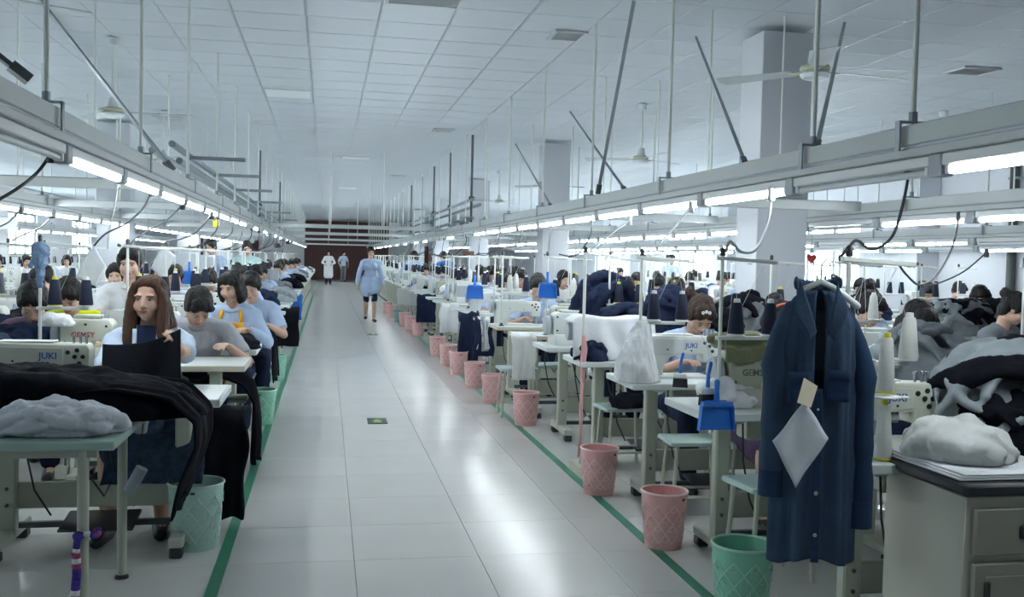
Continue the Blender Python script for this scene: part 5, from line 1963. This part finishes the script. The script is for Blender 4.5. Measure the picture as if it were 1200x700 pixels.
MB().box((0, 0, .09), (.07, .07, .08), bev=.006).build('housing', M_STAND, t)
MB().tube([(.02, 0, .12), (.02, 0, .40)], .007, 8).build('lever', M_DARKSTEEL, t)
MB().box((0, 0, .025), (.03, .03, .05)).build('foot', M_DARKSTEEL, t)
# rag on the left stand, paper sheets hanging from stands
rg = thing('rag', 'blue grey rag tied to the top of the left thread stand', 'rag', at(48, 293, Y=6.05))
b = MB()
b.ell((0, 0, 0), (.05, .035, .05))
b.tube([(-.01, 0, -.02), (-.05, -.01, -.09)], [.025, .012], 8, round_ends=True)
b.tube([(0.01, 0, -.03), (-.005, -.01, -.15), (.0, 0, -.22)], [.03, .024, .01], 8, round_ends=True)
skin_obj('knotted_rag', wrinkle(blob(b, .007, 1), .018, 22), C_RAG, rg)


def paper(label, pts, Y):
    t = thing('paper_pattern', label, 'paper', (0, 0, 0), 0, None)
    a, b_, c, d = [at(x, y, Y=Y) for x, y in pts]
    q = MB()
    q.sheet(10, 10, lambda u, v: a.lerp(b_, u).lerp(d.lerp(c, u), v) + V((0, -.02 * math.sin(u * 4 + v * 2), 0)), .0012)
    q.build('sheet', C_PAPER, t, 180)


paper('large white paper pattern hanging beside the dark pole at the left', ((110, 284), (124, 312), (112, 336), (89, 326)), 7.6)
paper('white diamond paper pattern hanging in the left row', ((190, 287), (206, 300), (190, 328), (177, 314)), 8.6)
for px, py, Y, w, h, lab in ((240, 312, 13.5, .28, .3, 'pale grey box standing on a distant left machine'), (218, 312, 12.9, .3, .36, 'pale board box beside the far blue dustpan in the left row'),
                             (313, 326, 19.0, .44, .35, 'grey guard box on a far table of the left row')):
    p = at(px, py, Y=Y)
    h = p.z + h / 2 - TOPZ
    t = thing('guard_box', lab, 'box', (p.x, Y, TOPZ))
    MB().box((0, 0, h / 2), (w, .25, h), bev=.02).build('shell', M_SOCKET, t)
    MB().box((0, -.13, h * .6), (w * .8, .01, .03)).build('seam', M_SOCKET, t)
for i, (px, py) in enumerate(((325, 288), (337, 284))):
    p = at(px, py, X=-1.1)
    t = thing('hanging_lampshade', '%s black round shade hanging under the left beam' % ('nearer left', 'farther right')[i], 'lampshade', p, 0)
    MB().lathe([(.075, -.05), (.085, -.02), (.07, .035), (.03, .06), (.005, .062)], 16).build('shade', M_BLACKPL, t)
    MB().tube([(0, 0, .06), (0, 0, max(.1, 1.83 - p.z))], .006, 6).build('stem', M_GREYSTEEL, t)
t = thing('paper_tag', 'small yellow tag on a cross beam at the left', 'tag', at(253, 262, Y=11.565))
MB().box((0, 0, 0), (.07, .006, .08), bev=.002).build('tag_card', M_YELLOW, t)
t = thing('heart_ornament', 'small red heart ornament hanging before the right window', 'ornament', at(951, 303, Y=9.5))
b = MB()
b.prism([(0, -.09)] + [(.055 * math.sin(a) ** 3, .045 * (13 * math.cos(a) - 5 * math.cos(2 * a) - 2 * math.cos(3 * a) - math.cos(4 * a)) / 13) for a in [math.pi * (1 - i / 12) for i in range(1, 12)]] + [(0, .02)] +
        [(-.055 * math.sin(a) ** 3, .045 * (13 * math.cos(a) - 5 * math.cos(2 * a) - 2 * math.cos(3 * a) - math.cos(4 * a)) / 13) for a in [math.pi * i / 12 for i in range(1, 12)]], -.012, .012, 'xz')
b.build('heart', mat('red_felt', (.35, .03, .03), .8), t, 30)
MB().tube([(0, 0, .03), (0, 0, CZ - at(951, 303, Y=9.5).z)], .002, 5).build('string', M_CABLE, t)
for px, py, Y, w, h in ((505, 302, 16.0, .09, .16), (482, 298, 19.0, .08, .13), (549, 297, 15, .18, .07)):
    t = thing('card_board', 'brown card hanging under the right beam, %s' % {505: 'middle one', 482: 'smallest and farthest one', 549: 'wide one'}[px], 'card', at(px, py, X=2.2))
    MB().box((0, 0, 0), (w, .012, h), bev=.003).build('card', mat('brown_card', (.17, .08, .06), .8), t)
    MB().tube([(0, 0, h / 2), (0, 0, 1.86 - t.location.z)], .003, 5).build('string', M_CABLE, t)

# ------------------------------------------------------------------ power cables
def cable(label, pts, r=.007, m=None, sag=None):
    t = thing('power_cable', label, 'cable', pts[0], 0, None)
    P = [V(p) - V(pts[0]) for p in pts]
    # smooth through the points
    out = []
    for i in range(len(P) - 1):
        p0, p1, p2, p3 = P[max(i - 1, 0)], P[i], P[i + 1], P[min(i + 2, len(P) - 1)]
        for k in range(8):
            q = k / 8
            out.append(.5 * (2 * p1 + (p2 - p0) * q + (2 * p0 - 5 * p1 + 4 * p2 - p3) * q * q + (3 * p1 - p0 - 3 * p2 + p3) * q ** 3))
    out.append(P[-1])
    MB().tube(out, r, 6).build('cord', m or M_CABLE, t, 180)
    MB().lathe([(.018, -.02), (.02, 0), (.016, .045), (.008, .05)], 10, c=(0, 0, -.02)).build('plug', m or M_CABLE, t)


def pc(label, pix, Ys, r=.007, m=None):
    cable(label, [at(x, y, Y=Y) for (x, y), Y in zip(pix, Ys)], r, m)


pc('black cable looping from the right beam down to the shirt stand', ((1066, 197), (1058, 240), (1045, 278), (1022, 292), (1004, 282), (995, 290), (986, 300)), (3.4, 3.4, 3.35, 3.3, 3.25, 3.2, 3.2), .006)
pc('pale cable looping from the right beam to the second stand', ((904, 226), (900, 262), (886, 292), (868, 295), (856, 283), (850, 296)), (4.5, 4.5, 4.45, 4.4, 4.4, 4.4), .008, M_GCABLE)
pc('black cable hanging deep between the second-row beam and white pole', ((1124, 253), (1116, 290), (1098, 322), (1078, 334), (1062, 322), (1052, 308)), (6.0, 5.9, 5.7, 5.5, 5.3, 5.2), .007)
pc('thin cable from second-row lamps to the far right stand', ((1156, 296), (1130, 318), (1100, 332), (1080, 336)), (7, 6.8, 6.6, 6.4), .006)
pc('pale straight cable slanting under the right beam by the column', ((810, 242), (796, 260), (780, 278), (770, 290)), (5.55, 5.5, 5.45, 5.4), .007, M_GCABLE)
pc('second pale cable slanting under the right beam', ((738, 258), (715, 276), (692, 294)), (6.7, 6.6, 6.5), .007, M_GCABLE)
pc('thick black cable at the upper left crossing the cross beam', ((60, 180), (44, 202), (22, 220), (-8, 238)), (4.4, 4.4, 4.3, 4.2), .007)
pc('black cable sagging from the left beam to the stand pole', ((178, 224), (168, 244), (148, 262), (124, 274), (110, 288)), (6.9, 6.9, 6.8, 6.7, 6.7), .0065)
pc('black cable from the left beam to the third left stand', ((214, 240), (196, 258), (178, 268), (160, 279), (150, 290)), (7.9, 7.8, 7.6, 7.4, 7.3), .006)
pc('dark cable from the left beam to the fourth left stand', ((248, 252), (230, 272), (212, 280), (196, 283), (190, 292)), (9.2, 9.0, 8.8, 8.6, 8.5), .008)
pc('thin dark cable hanging at the far left window', ((24, 246), (10, 260), (-6, 268)), (9.8, 9.6, 9.4), .008)
pc('dark cable hanging from second left beam before the window', ((62, 252), (48, 266), (30, 274), (14, 282)), (11.8, 11.2, 10.6, 10.2), .009)
pc('white cable hanging straight by the left paper sheet', ((138, 212), (134, 244), (128, 270), (126, 292)), (6.8, 6.8, 6.8, 6.8), .006, M_GCABLE)
for i in range(14):
    y = 7.9 + i * 1.5
    x0 = 2.2
    e = V((1.86 + .25 * math.sin(i * 2.1), y - .25, 1.50))
    cable('dark cable sagging from the right beam, %s from the camera' % ORD[i], [(x0, y, 1.82), (x0 - .03, y - .05, 1.66), ((x0 + e.x) / 2, y - .15, 1.50 + .04 * math.sin(i)), tuple(e)], .007)
for i in range(12):
    y = 10.3 + i * 1.5
    e = V((-1.5 - .2 * math.sin(i * 2.1), y - .25, 1.49))
    cable('dark cable sagging from the left beam, %s from the camera' % ORD[i], [(-1.1, y, 1.83), (-1.12, y - .05, 1.66), ((-1.1 + e.x) / 2, y - .15, 1.5 + .04 * math.sin(i)), tuple(e)], .007)

# ------------------------------------------------------------------ people near the camera
def seat(x, Y):
    """floor point for a seated worker whose head shows at column x at distance Y"""
    p = at(x, 330, Y=Y)
    return (p.x, Y + .24, 0)


def place(t, loc, rz=0):
    t.location = loc
    t.rotation_euler = (0, 0, R(rz))
    kids(t)
    for c in KIDS[t.name]:
        kids(c)
    return t


# the long haired woman in front: holds up black cloth
WY = 5.30
wl = seat(168, WY)
hl = at(212, 402, Y=4.98)
hr = at(128, 428, Y=5.02)
place(make_person('woman with long brown hair holding up black cloth at the front left table', 'sit', 4, -2, -10, 0,
                  ((hr.x - wl[0], hr.y - wl[1], hr.z - .02), (hl.x - wl[0], hl.y - wl[1], hl.z - .05)), 'long', M_HAIRBROWN, C_LBLUE2, 'roll', None, C_FLORAL, None, False, .006, True, True,
                  hand_aim=((.3, -.7, .2), (-.25, -.25, .9)), curl=.95, inner=C_NAVY), wl)
blk = thing('black_garment', 'black cloth held up in the hands of the long haired woman', 'cloth', (0, 0, 0))
a, b_, c, d = at(121, 404, Y=5.0), at(212, 386, Y=4.95), at(213, 446, Y=4.86), at(121, 446, Y=4.86)
q = MB()
q.sheet(24, 20, lambda u, v: a.lerp(b_, u).lerp(d.lerp(c, u), v) + V((0, -.02 * math.sin(u * 6 + v) * (.3 + v) - .012 * math.sin(u * 13 + v * 2), -.03 * math.sin(u * 3.14) * (1 - v))), .006)
q.build('cloth', C_BLACK, blk, 180)

place(make_person('worker in grey shirt bent low over the second left table', 'sit', 24, 42, 15, 0, ((-.16, -.44, .83), (.2, -.46, .83)), 'short', None, C_GREYTEE, 'short', voxel=.0075, placket=False), seat(226, 6.75), 8)
_o = [o for o in COL.objects if o.get('label', '').startswith('worker in grey shirt')][0]
lettering('DG', .075, (-.02, -.245, .71), (R(114), 0, 0), M_BLACKPL, _o)
place(make_person('woman in blue shirt and orange apron sewing at the left table', 'sit', 10, 10, -30, 0, ((-.08, -.42, .84), (.16, -.40, .85)), 'bob', None, C_LBLUE, 'long', None, None, C_ORANGE, True, .0068, True, True), seat(270, 7.9))
place(make_person('man in light blue shirt seated behind the apron woman', 'sit', 14, 24, -8, 0, ((-.12, -.42, .82), (.16, -.42, .82)), 'short', None, C_LBLUE, 'short', voxel=.007), seat(294, 8.9))
place(make_person('worker with black hair in navy and mauve bent over at the far left', 'sit', 22, 34, 12, 0, ((-.14, -.42, .82), (.14, -.42, .82)), 'short', None, C_PURPLE, 'short'), seat(43, 6.6))
place(make_person('worker in navy and yellow shirt bent over at the left', 'sit', 20, 36, 0, 0, ((-.14, -.42, .82), (.14, -.42, .82)), 'short', None, C_YELLOW, 'short'), seat(83, 7.35))
place(make_person('young man in white shirt rising behind the left stand', 'sit', 4, 8, 0, 0, ((-.14, -.40, .84), (.14, -.40, .84)), 'short', None, C_WHITE, 'short', scale=1.13), seat(148, 8.5))
place(make_person('face peering from behind the young man in white', 'sit', 4, 4, 5, 0, ((-.14, -.40, .82), (.14, -.40, .82)), 'short', None, C_WHITE, 'short', female=True), seat(131, 10.3))
place(make_person('worker in pale blue seated behind the diamond paper pattern', 'sit', 8, 8, 0, 0, ((-.14, -.40, .82), (.14, -.40, .82)), 'short', None, C_LBLUE2, 'short', trousers=None), seat(203, 10.6))
# right side
place(make_person('ponytailed woman with hair clips bent over the third right machine', 'sit', 20, 38, 0, 0, ((-.18, -.44, .82), (.16, -.44, .82)), 'tail', M_HAIRDYED, C_LBLUE, 'short', female=True, band=None, tail_side=-.06), seat(818, 6.0))
cp = thing('hair_clip', 'small white flower clips in the hair of the ponytailed woman', 'hair clip', at(828, 367, Y=5.70))
b = MB()
for i in range(3):
    for k in range(5):
        b.ell((-.022 + .022 * i + .007 * math.cos(k * 1.257), 0, .006 * (i % 2) + .007 * math.sin(k * 1.257)), (.005, .004, .005), None, 8, 5)
b.build('flowers', M_WHITEPL, cp, 180)
place(make_person('dark haired worker with a hair band behind the nearest right machine', 'sit', 20, 34, 8, 0, ((-.2, -.40, .83), (.18, -.40, .83)), 'bun', None, C_WHITE, 'short', female=True, band=mat('coral_band', (.6, .16, .1), .5), skirt=C_CHECK), seat(908, 5.05))
place(make_person('woman with dark hair and headband seated behind the grey heap', 'sit', 18, 30, 0, 0, ((-.14, -.42, .82), (.14, -.42, .82)), 'bob', None, C_WHITE, 'short', female=True), seat(1074, 5.1))
place(make_person('worker in pale shirt seen small beside the denim shirt', 'sit', 10, 22, 0, 0, ((-.14, -.42, .82), (.14, -.42, .82)), 'short', None, C_LBLUE2, 'short'), seat(1022, 7.6))
place(make_person('dark haired woman leaning at the far right edge', 'sit', 14, 24, 40, 0, ((-.14, -.42, .82), (.14, -.42, .82)), 'bun', None, C_GREY, 'short', female=True), seat(1184, 6.6), 20)
place(make_person('worker with black hair and blue shoulders behind the small dustpan', 'sit', 14, 20, 10, 0, ((-.14, -.42, .82), (.14, -.42, .82)), 'short', None, C_LBLUE2, 'short'), seat(631, 11.2))

# standing and walking
wk = at(433, 377, Y=21.6)
place(make_person('woman in light blue smock walking towards the camera down the aisle', 'walk', 2, 4, 0, 0, ((-.30, -.06, .80), (.28, -.10, .80)), 'short', None, C_LBLUE, 'long', 'knee', None, None, True, .007, True, True, smock=.20, hand_aim=((0, -.2, -1), (0, -.2, -1)), curl=.5, scale=.985), (wk.x, 21.6, 0), 4)
place(make_person('woman in white smock standing far down the aisle before the brown wall', 'stand', 2, 2, 0, 0, ((-.16, -.22, 1.0), (.16, -.22, 1.0)), 'bob', None, C_WHITE, 'long', C_NAVY, smock=.45, face=False, voxel=.012, female=True), (at(385, 310, Y=48).x, 48.0, 0))
place(make_person('person in pale shirt standing farthest at the brown wall', 'stand', 2, 2, 10, 0, ((-.25, -.1, .85), (.25, -.12, .85)), 'short', None, C_LBLUE2, 'short', C_GREY, face=False, voxel=.012), (at(402, 312, Y=54).x, 54.0, 0), 30)
place(make_person('woman in light blue smock with her back turned at the right row', 'stand', 26, 12, 0, 0, ((-.2, -.5, .95), (.2, -.38, 1.0)), 'bob', None, C_LBLUE, 'long', None, smock=.4, face=False, female=True, voxel=.009), (at(482, 312, Y=25.1).x, 25.1, 0), 160)
place(make_person('worker in royal blue shirt standing with back turned, right row', 'stand', 26, 14, 0, 0, ((-.2, -.5, .95), (.2, -.38, 1.0)), 'short', None, C_BLUE, 'short', face=False, voxel=.009), (at(526, 316, Y=24.0).x, 24.0, 0), 200)
place(make_person('man in pale shirt standing before the far right wall', 'stand', 2, 2, -25, 0, ((-.22, -.2, .9), (.22, -.2, .9)), 'short', None, C_LBLUE2, 'short', C_GREY, voxel=.009), (at(787, 310, Y=24.5).x, 24.5, 0), -30)
place(make_person('person in light blue shirt standing deep in the left rows', 'stand', 8, 14, -20, 0, ((-.2, -.36, .95), (.2, -.36, .95)), 'short', None, C_LBLUE, 'short', voxel=.009), (at(251, 300, Y=17.5).x, 17.5, 0), -20)
place(make_person('person in teal shirt standing deep in the left rows', 'stand', 8, 16, 10, 0, ((-.2, -.36, .95), (.2, -.36, .95)), 'short', None, C_GREENTEAL, 'short', voxel=.009), (at(290, 302, Y=18.5).x, 18.5, 0))
# ------------------------------------------------------------------ the rows behind: workers, tables, machines, cloth
VAR = [dict(pose='sit', lean=14, pitch=26, hair='short', top=C_LBLUE, sleeve='short'),
       dict(pose='sit', lean=16, pitch=28, hair='tail', top=C_LBLUE2, sleeve='short', female=True),
       dict(pose='sit', lean=8, pitch=14, yaw=25, hair='bob', top=C_WHITE, sleeve='short', female=True),
       dict(pose='sit', lean=18, pitch=30, yaw=-12, hair='short', top=C_NAVY, sleeve='long'),
       dict(pose='sit', lean=12, pitch=22, yaw=10, hair='bun', top=C_LBLUE, sleeve='long', female=True),
       dict(pose='sit', lean=10, pitch=16, yaw=-30, hair='short', top=C_WHITE, sleeve='short')]
WHO = ['black haired worker in light blue', 'ponytailed worker in pale blue', 'bob haired worker in white', 'worker in dark navy', 'bun haired worker in light blue', 'short haired worker in white']


def worker(v, loc, rz, label, group):
    o = put('worker%d' % v, lambda: make_person(WHO[v], hands=((-.15, -.44, .82), (.15, -.42, .82)), voxel=.0085, **VAR[v]), loc, rz, label, group)
    return o


HEAPM = [('black', C_BLACK), ('navy', C_NAVY), ('grey', C_GREY), ('white', C_WHITE), ('silver grey', C_GREY2), ('denim blue', C_DENIM)]
HEAPS = {}


def heap_at(i, loc, rz, label, group):
    n, m = HEAPM[i % len(HEAPM)]
    if i not in HEAPS:
        t = thing('cloth_pile', label, 'cloth', loc, rz, group)
        heap(.62, .42, .24, 50 + i * 3.7).build('folded_cloth', m, t, 180)
        HEAPS[i] = t
        kids(t)
        kids(KIDS[t.name][0])
        return t
    return dup(HEAPS[i], loc, rz, label, group)


cnt = {}


def nth(key):
    cnt[key] = cnt.get(key, 0) + 1
    return ORD[min(cnt[key] - 1, len(ORD) - 1)]


def fill_people(row, xs, ys, prob, skip=()):
    for k, y in enumerate(ys):
        if k in skip or rnd.random() > prob:
            continue
        v = rnd.choice([0, 0, 1, 2, 3, 4, 5])
        x = xs + rnd.uniform(-.18, .18)
        if any(abs(x - q.location.x) < .55 and abs(y + .55 - q.location.y) < .6 for q in COL.objects if q.get('category') == 'person'):
            continue
        worker(v, (x, y + .55, 0), R(rnd.uniform(-12, 12)), '%s, %s such from the camera, %s' % (WHO[v], nth((row, v)), row), 'seated workers in the ' + row)


for px, Y, v, lab in ((567, 19.0, 0, 'black haired worker in light blue left of the hair-banded one, far right row'), (575, 17.2, 4, 'bun haired worker beside the tan tables, far right row'),
                      (592, 15.0, 2, 'bob haired worker behind the cream machines, middle of right row'), (612, 13.6, 5, 'short haired worker in white, middle of right row'),
                      (714, 14.6, 3, 'worker in navy showing above the big navy heap'), (748, 13.4, 5, 'worker in white beside the second right pole'),
                      (770, 15.6, 1, 'ponytailed worker behind the second navy heap'), (808, 19.0, 0, 'worker in light blue seen right of the standing man'),
                      (846, 18.2, 4, 'bun haired worker just left of the nearest column')):
    x_ = seat(px, Y)[0]
    ys_ = RY if x_ < 2.95 else [8.9, 10.05, 11.2, 12.35, 13.5, 17.0, 18.2, 19.4, 20.6] if x_ < 4.4 else None
    if ys_:
        Y = min((abs(q + .55 - Y), q + .31) for q in ys_)[1]
    worker(v, seat(px, Y), 0, lab, 'seated workers in the right rows')
fill_people('first right row', 2.35, RY, .85, (0, 1, 2, 3, 5, 9, 10))
fill_people('first left row', -1.15, LY, .8, (0, 1, 2, 3))
# cloth on the far tables of the two aisle rows
for row, cx, ys, skip in (('first right row', RC, RY, 5), ('first left row', LC, LY, 5)):
    for k, y in enumerate(ys):
        if k < skip or rnd.random() > .75:
            continue
        i = rnd.choice([0, 0, 1, 1, 2, 3, 4])
        heap_at(i, (cx + rnd.uniform(-.15, .4), y + rnd.uniform(-.12, .02), TOPZ), R(rnd.uniform(0, 40)), '%s cloth heap, %s such from the camera, %s' % (HEAPM[i][0], nth((row, 'h', i)), row), 'cloth heaps in the ' + row)


def back_row(row, cx, ys, cone_side, prob=.8, hp=.6, people=True, skip=(), pskip=0):
    for k, y in enumerate(ys):
        if k in skip:
            continue
        put('table_white', TABLES['white'], (cx, y, 0), 0, lab_table(k, row), 'sewing tables in the ' + row)
        kind = rnd.choice(['plain', 'jukiw', 'over', 'plain', 'tall', 'gemsy'])
        put('mach_' + kind, MACH[kind], (cx + rnd.uniform(-.3, .1), y + .04, TOPZ - .012), 0, lab_mach(k, row), 'sewing machines in the ' + row)
        sx = cx + rnd.uniform(-.5, .2)
        put('stand', make_stand, (sx, y - .14, TOPZ), R(rnd.uniform(-8, 8)), lab_stand(k, row), 'thread stands in the ' + row)
        for i in range(2):
            ck = rnd.choice(['navy', 'navy', 'navyy', 'grey', 'white'])
            put('cone_' + ck, CONES[ck], (sx + (.08, .252)[i], y - .14, TOPZ + .74 * .46 + .02), 0,
                '%s cone, %s on thread stand of %s table, %s' % ({'navy': 'navy', 'navyy': 'yellow-footed', 'grey': 'grey', 'white': 'white'}[ck], ('left', 'right')[i], ORD[k], row), 'thread cones in the ' + row)
        if rnd.random() < hp:
            i = rnd.choice([0, 1, 1, 2, 2, 4, 5, 3])
            heap_at(i, (cx + rnd.uniform(-.1, .35), y - .06, TOPZ), R(rnd.uniform(0, 60)), '%s cloth heap, %s such from the camera, %s' % (HEAPM[i][0], nth((row, 'h', i)), row), 'cloth heaps in the ' + row)
    if people:
        fill_people(row, cx, [y for k, y in enumerate(ys) if k not in skip and k >= pskip], prob)


back_row('second right row', 3.62, [4.7, 5.9, 7.0, 8.9, 10.05, 11.2, 12.35, 13.5, 17.0, 18.2, 19.4, 20.6, 22.0, 25.2, 26.6, 28.0], 1, .85, .85)
back_row('second left row', -2.38, [6.3, 7.6, 8.8, 10.0, 11.2, 12.4, 13.6, 14.8, 17.2, 18.4, 19.6, 20.8, 22.0, 25.2, 26.4], -1, .75, .6, True, pskip=2)
back_row('third right row', 7.2, [9.2 + 1.25 * i for i in range(12)], 1, .7, .9)
back_row('wall row at the right', 9.0, [12.0 + 1.25 * i for i in range(10)], 1, .55, .7)
back_row('third left row', -6.2, [14.0 + 1.25 * i for i in range(12)], -1, .6, .5)

# big garment heaps named one by one
pile('big navy garment heap standing behind the white draped machine', at(708, 355, Y=7.8).x, 7.74, TOPZ, .64, .44, .78, C_NAVY, 61, 0, freq=2.3, rough=.6)
pile('navy garment heap beside the ponytailed woman', at(783, 365, Y=6.8).x, 6.72, TOPZ, .60, .45, .66, C_NAVY, 63, 20, freq=2.3, rough=.6)
pile('low dark navy heap behind the row of navy cones', at(740, 378, Y=6.8).x, 6.80, TOPZ, .66, .3, .5, C_NAVY, 64, 0, freq=2.6, rough=.6)
pile('black and grey garment heap in front of the nearest column', at(866, 365, Y=7.0).x, 6.98, TOPZ, .75, .5, .58, C_GREY, 66, 15, fat=.8, n=18, two=C_BLACK)
pile('black garment heap left of the nearest column', at(838, 372, Y=7.0).x, 6.9, TOPZ, .5, .42, .46, C_BLACK, 67, 35, freq=3.2, rough=.9)
hk = thing('hooded_garment', 'grey garment with black hood hung up before the nearest column', 'garment', (3.3, 7.1, TOPZ))
b = MB()
b.ell((0, 0, .42), (.06, .05, .08))
b.tube([(0, 0, .38), (-.02, 0, .2), (0, 0, .1)], [.08, .13, .14], 14, round_ends=True)
skin_obj('hood_and_body', wrinkle(blob(b, .01, 2), .025, 10, (1.5, 1.5, .5)), C_BLACK, hk)
drape([(0, .42), (-.07, .33), (-.14, .15), (-.15, .0)], -.12, .0, 4, nu=20, nv=14, amp=.02, freq=1.5).build('grey_front', C_GREY2, hk, 180)
for i, (x, y) in enumerate(((1100, 380), (1135, 372), (1170, 376), (1150, 388))):
    p = at(x, y, Y=9.2)
    pile('grey garment heap, %s of four on the third right row tables' % ORD[i], p.x, 9.1 + .1 * i, TOPZ, .75, .5, .46, (C_GREY2, C_GREY, C_GREY2, C_GREY)[i], 71 + 2 * i, 20 * i, two=C_BLACK)
w = pile('pale blue and white cloth bundle at the right photo edge', at(1190, 408, Y=5.0).x, 4.9, TOPZ, .32, .3, .2, C_LBLUE2, 83, 0, freq=2.0)

# a stool under every seated worker who is near enough to show it
sitters = sorted([o for o in COL.objects if o.get('category') == 'person' and POSE.get(o.name, 'sit') == 'sit' and o.location.y < 15], key=lambda o: o.location.y)
for k, o in enumerate(sitters[:48]):
    put('stool', make_stool, (o.location.x, o.location.y + .03, 0), o.rotation_euler.z, 'work stool under the seated worker who is %s nearest to the camera' % ORD[k], 'work stools under seated workers')

bpy.data.scenes.remove(BENCH)
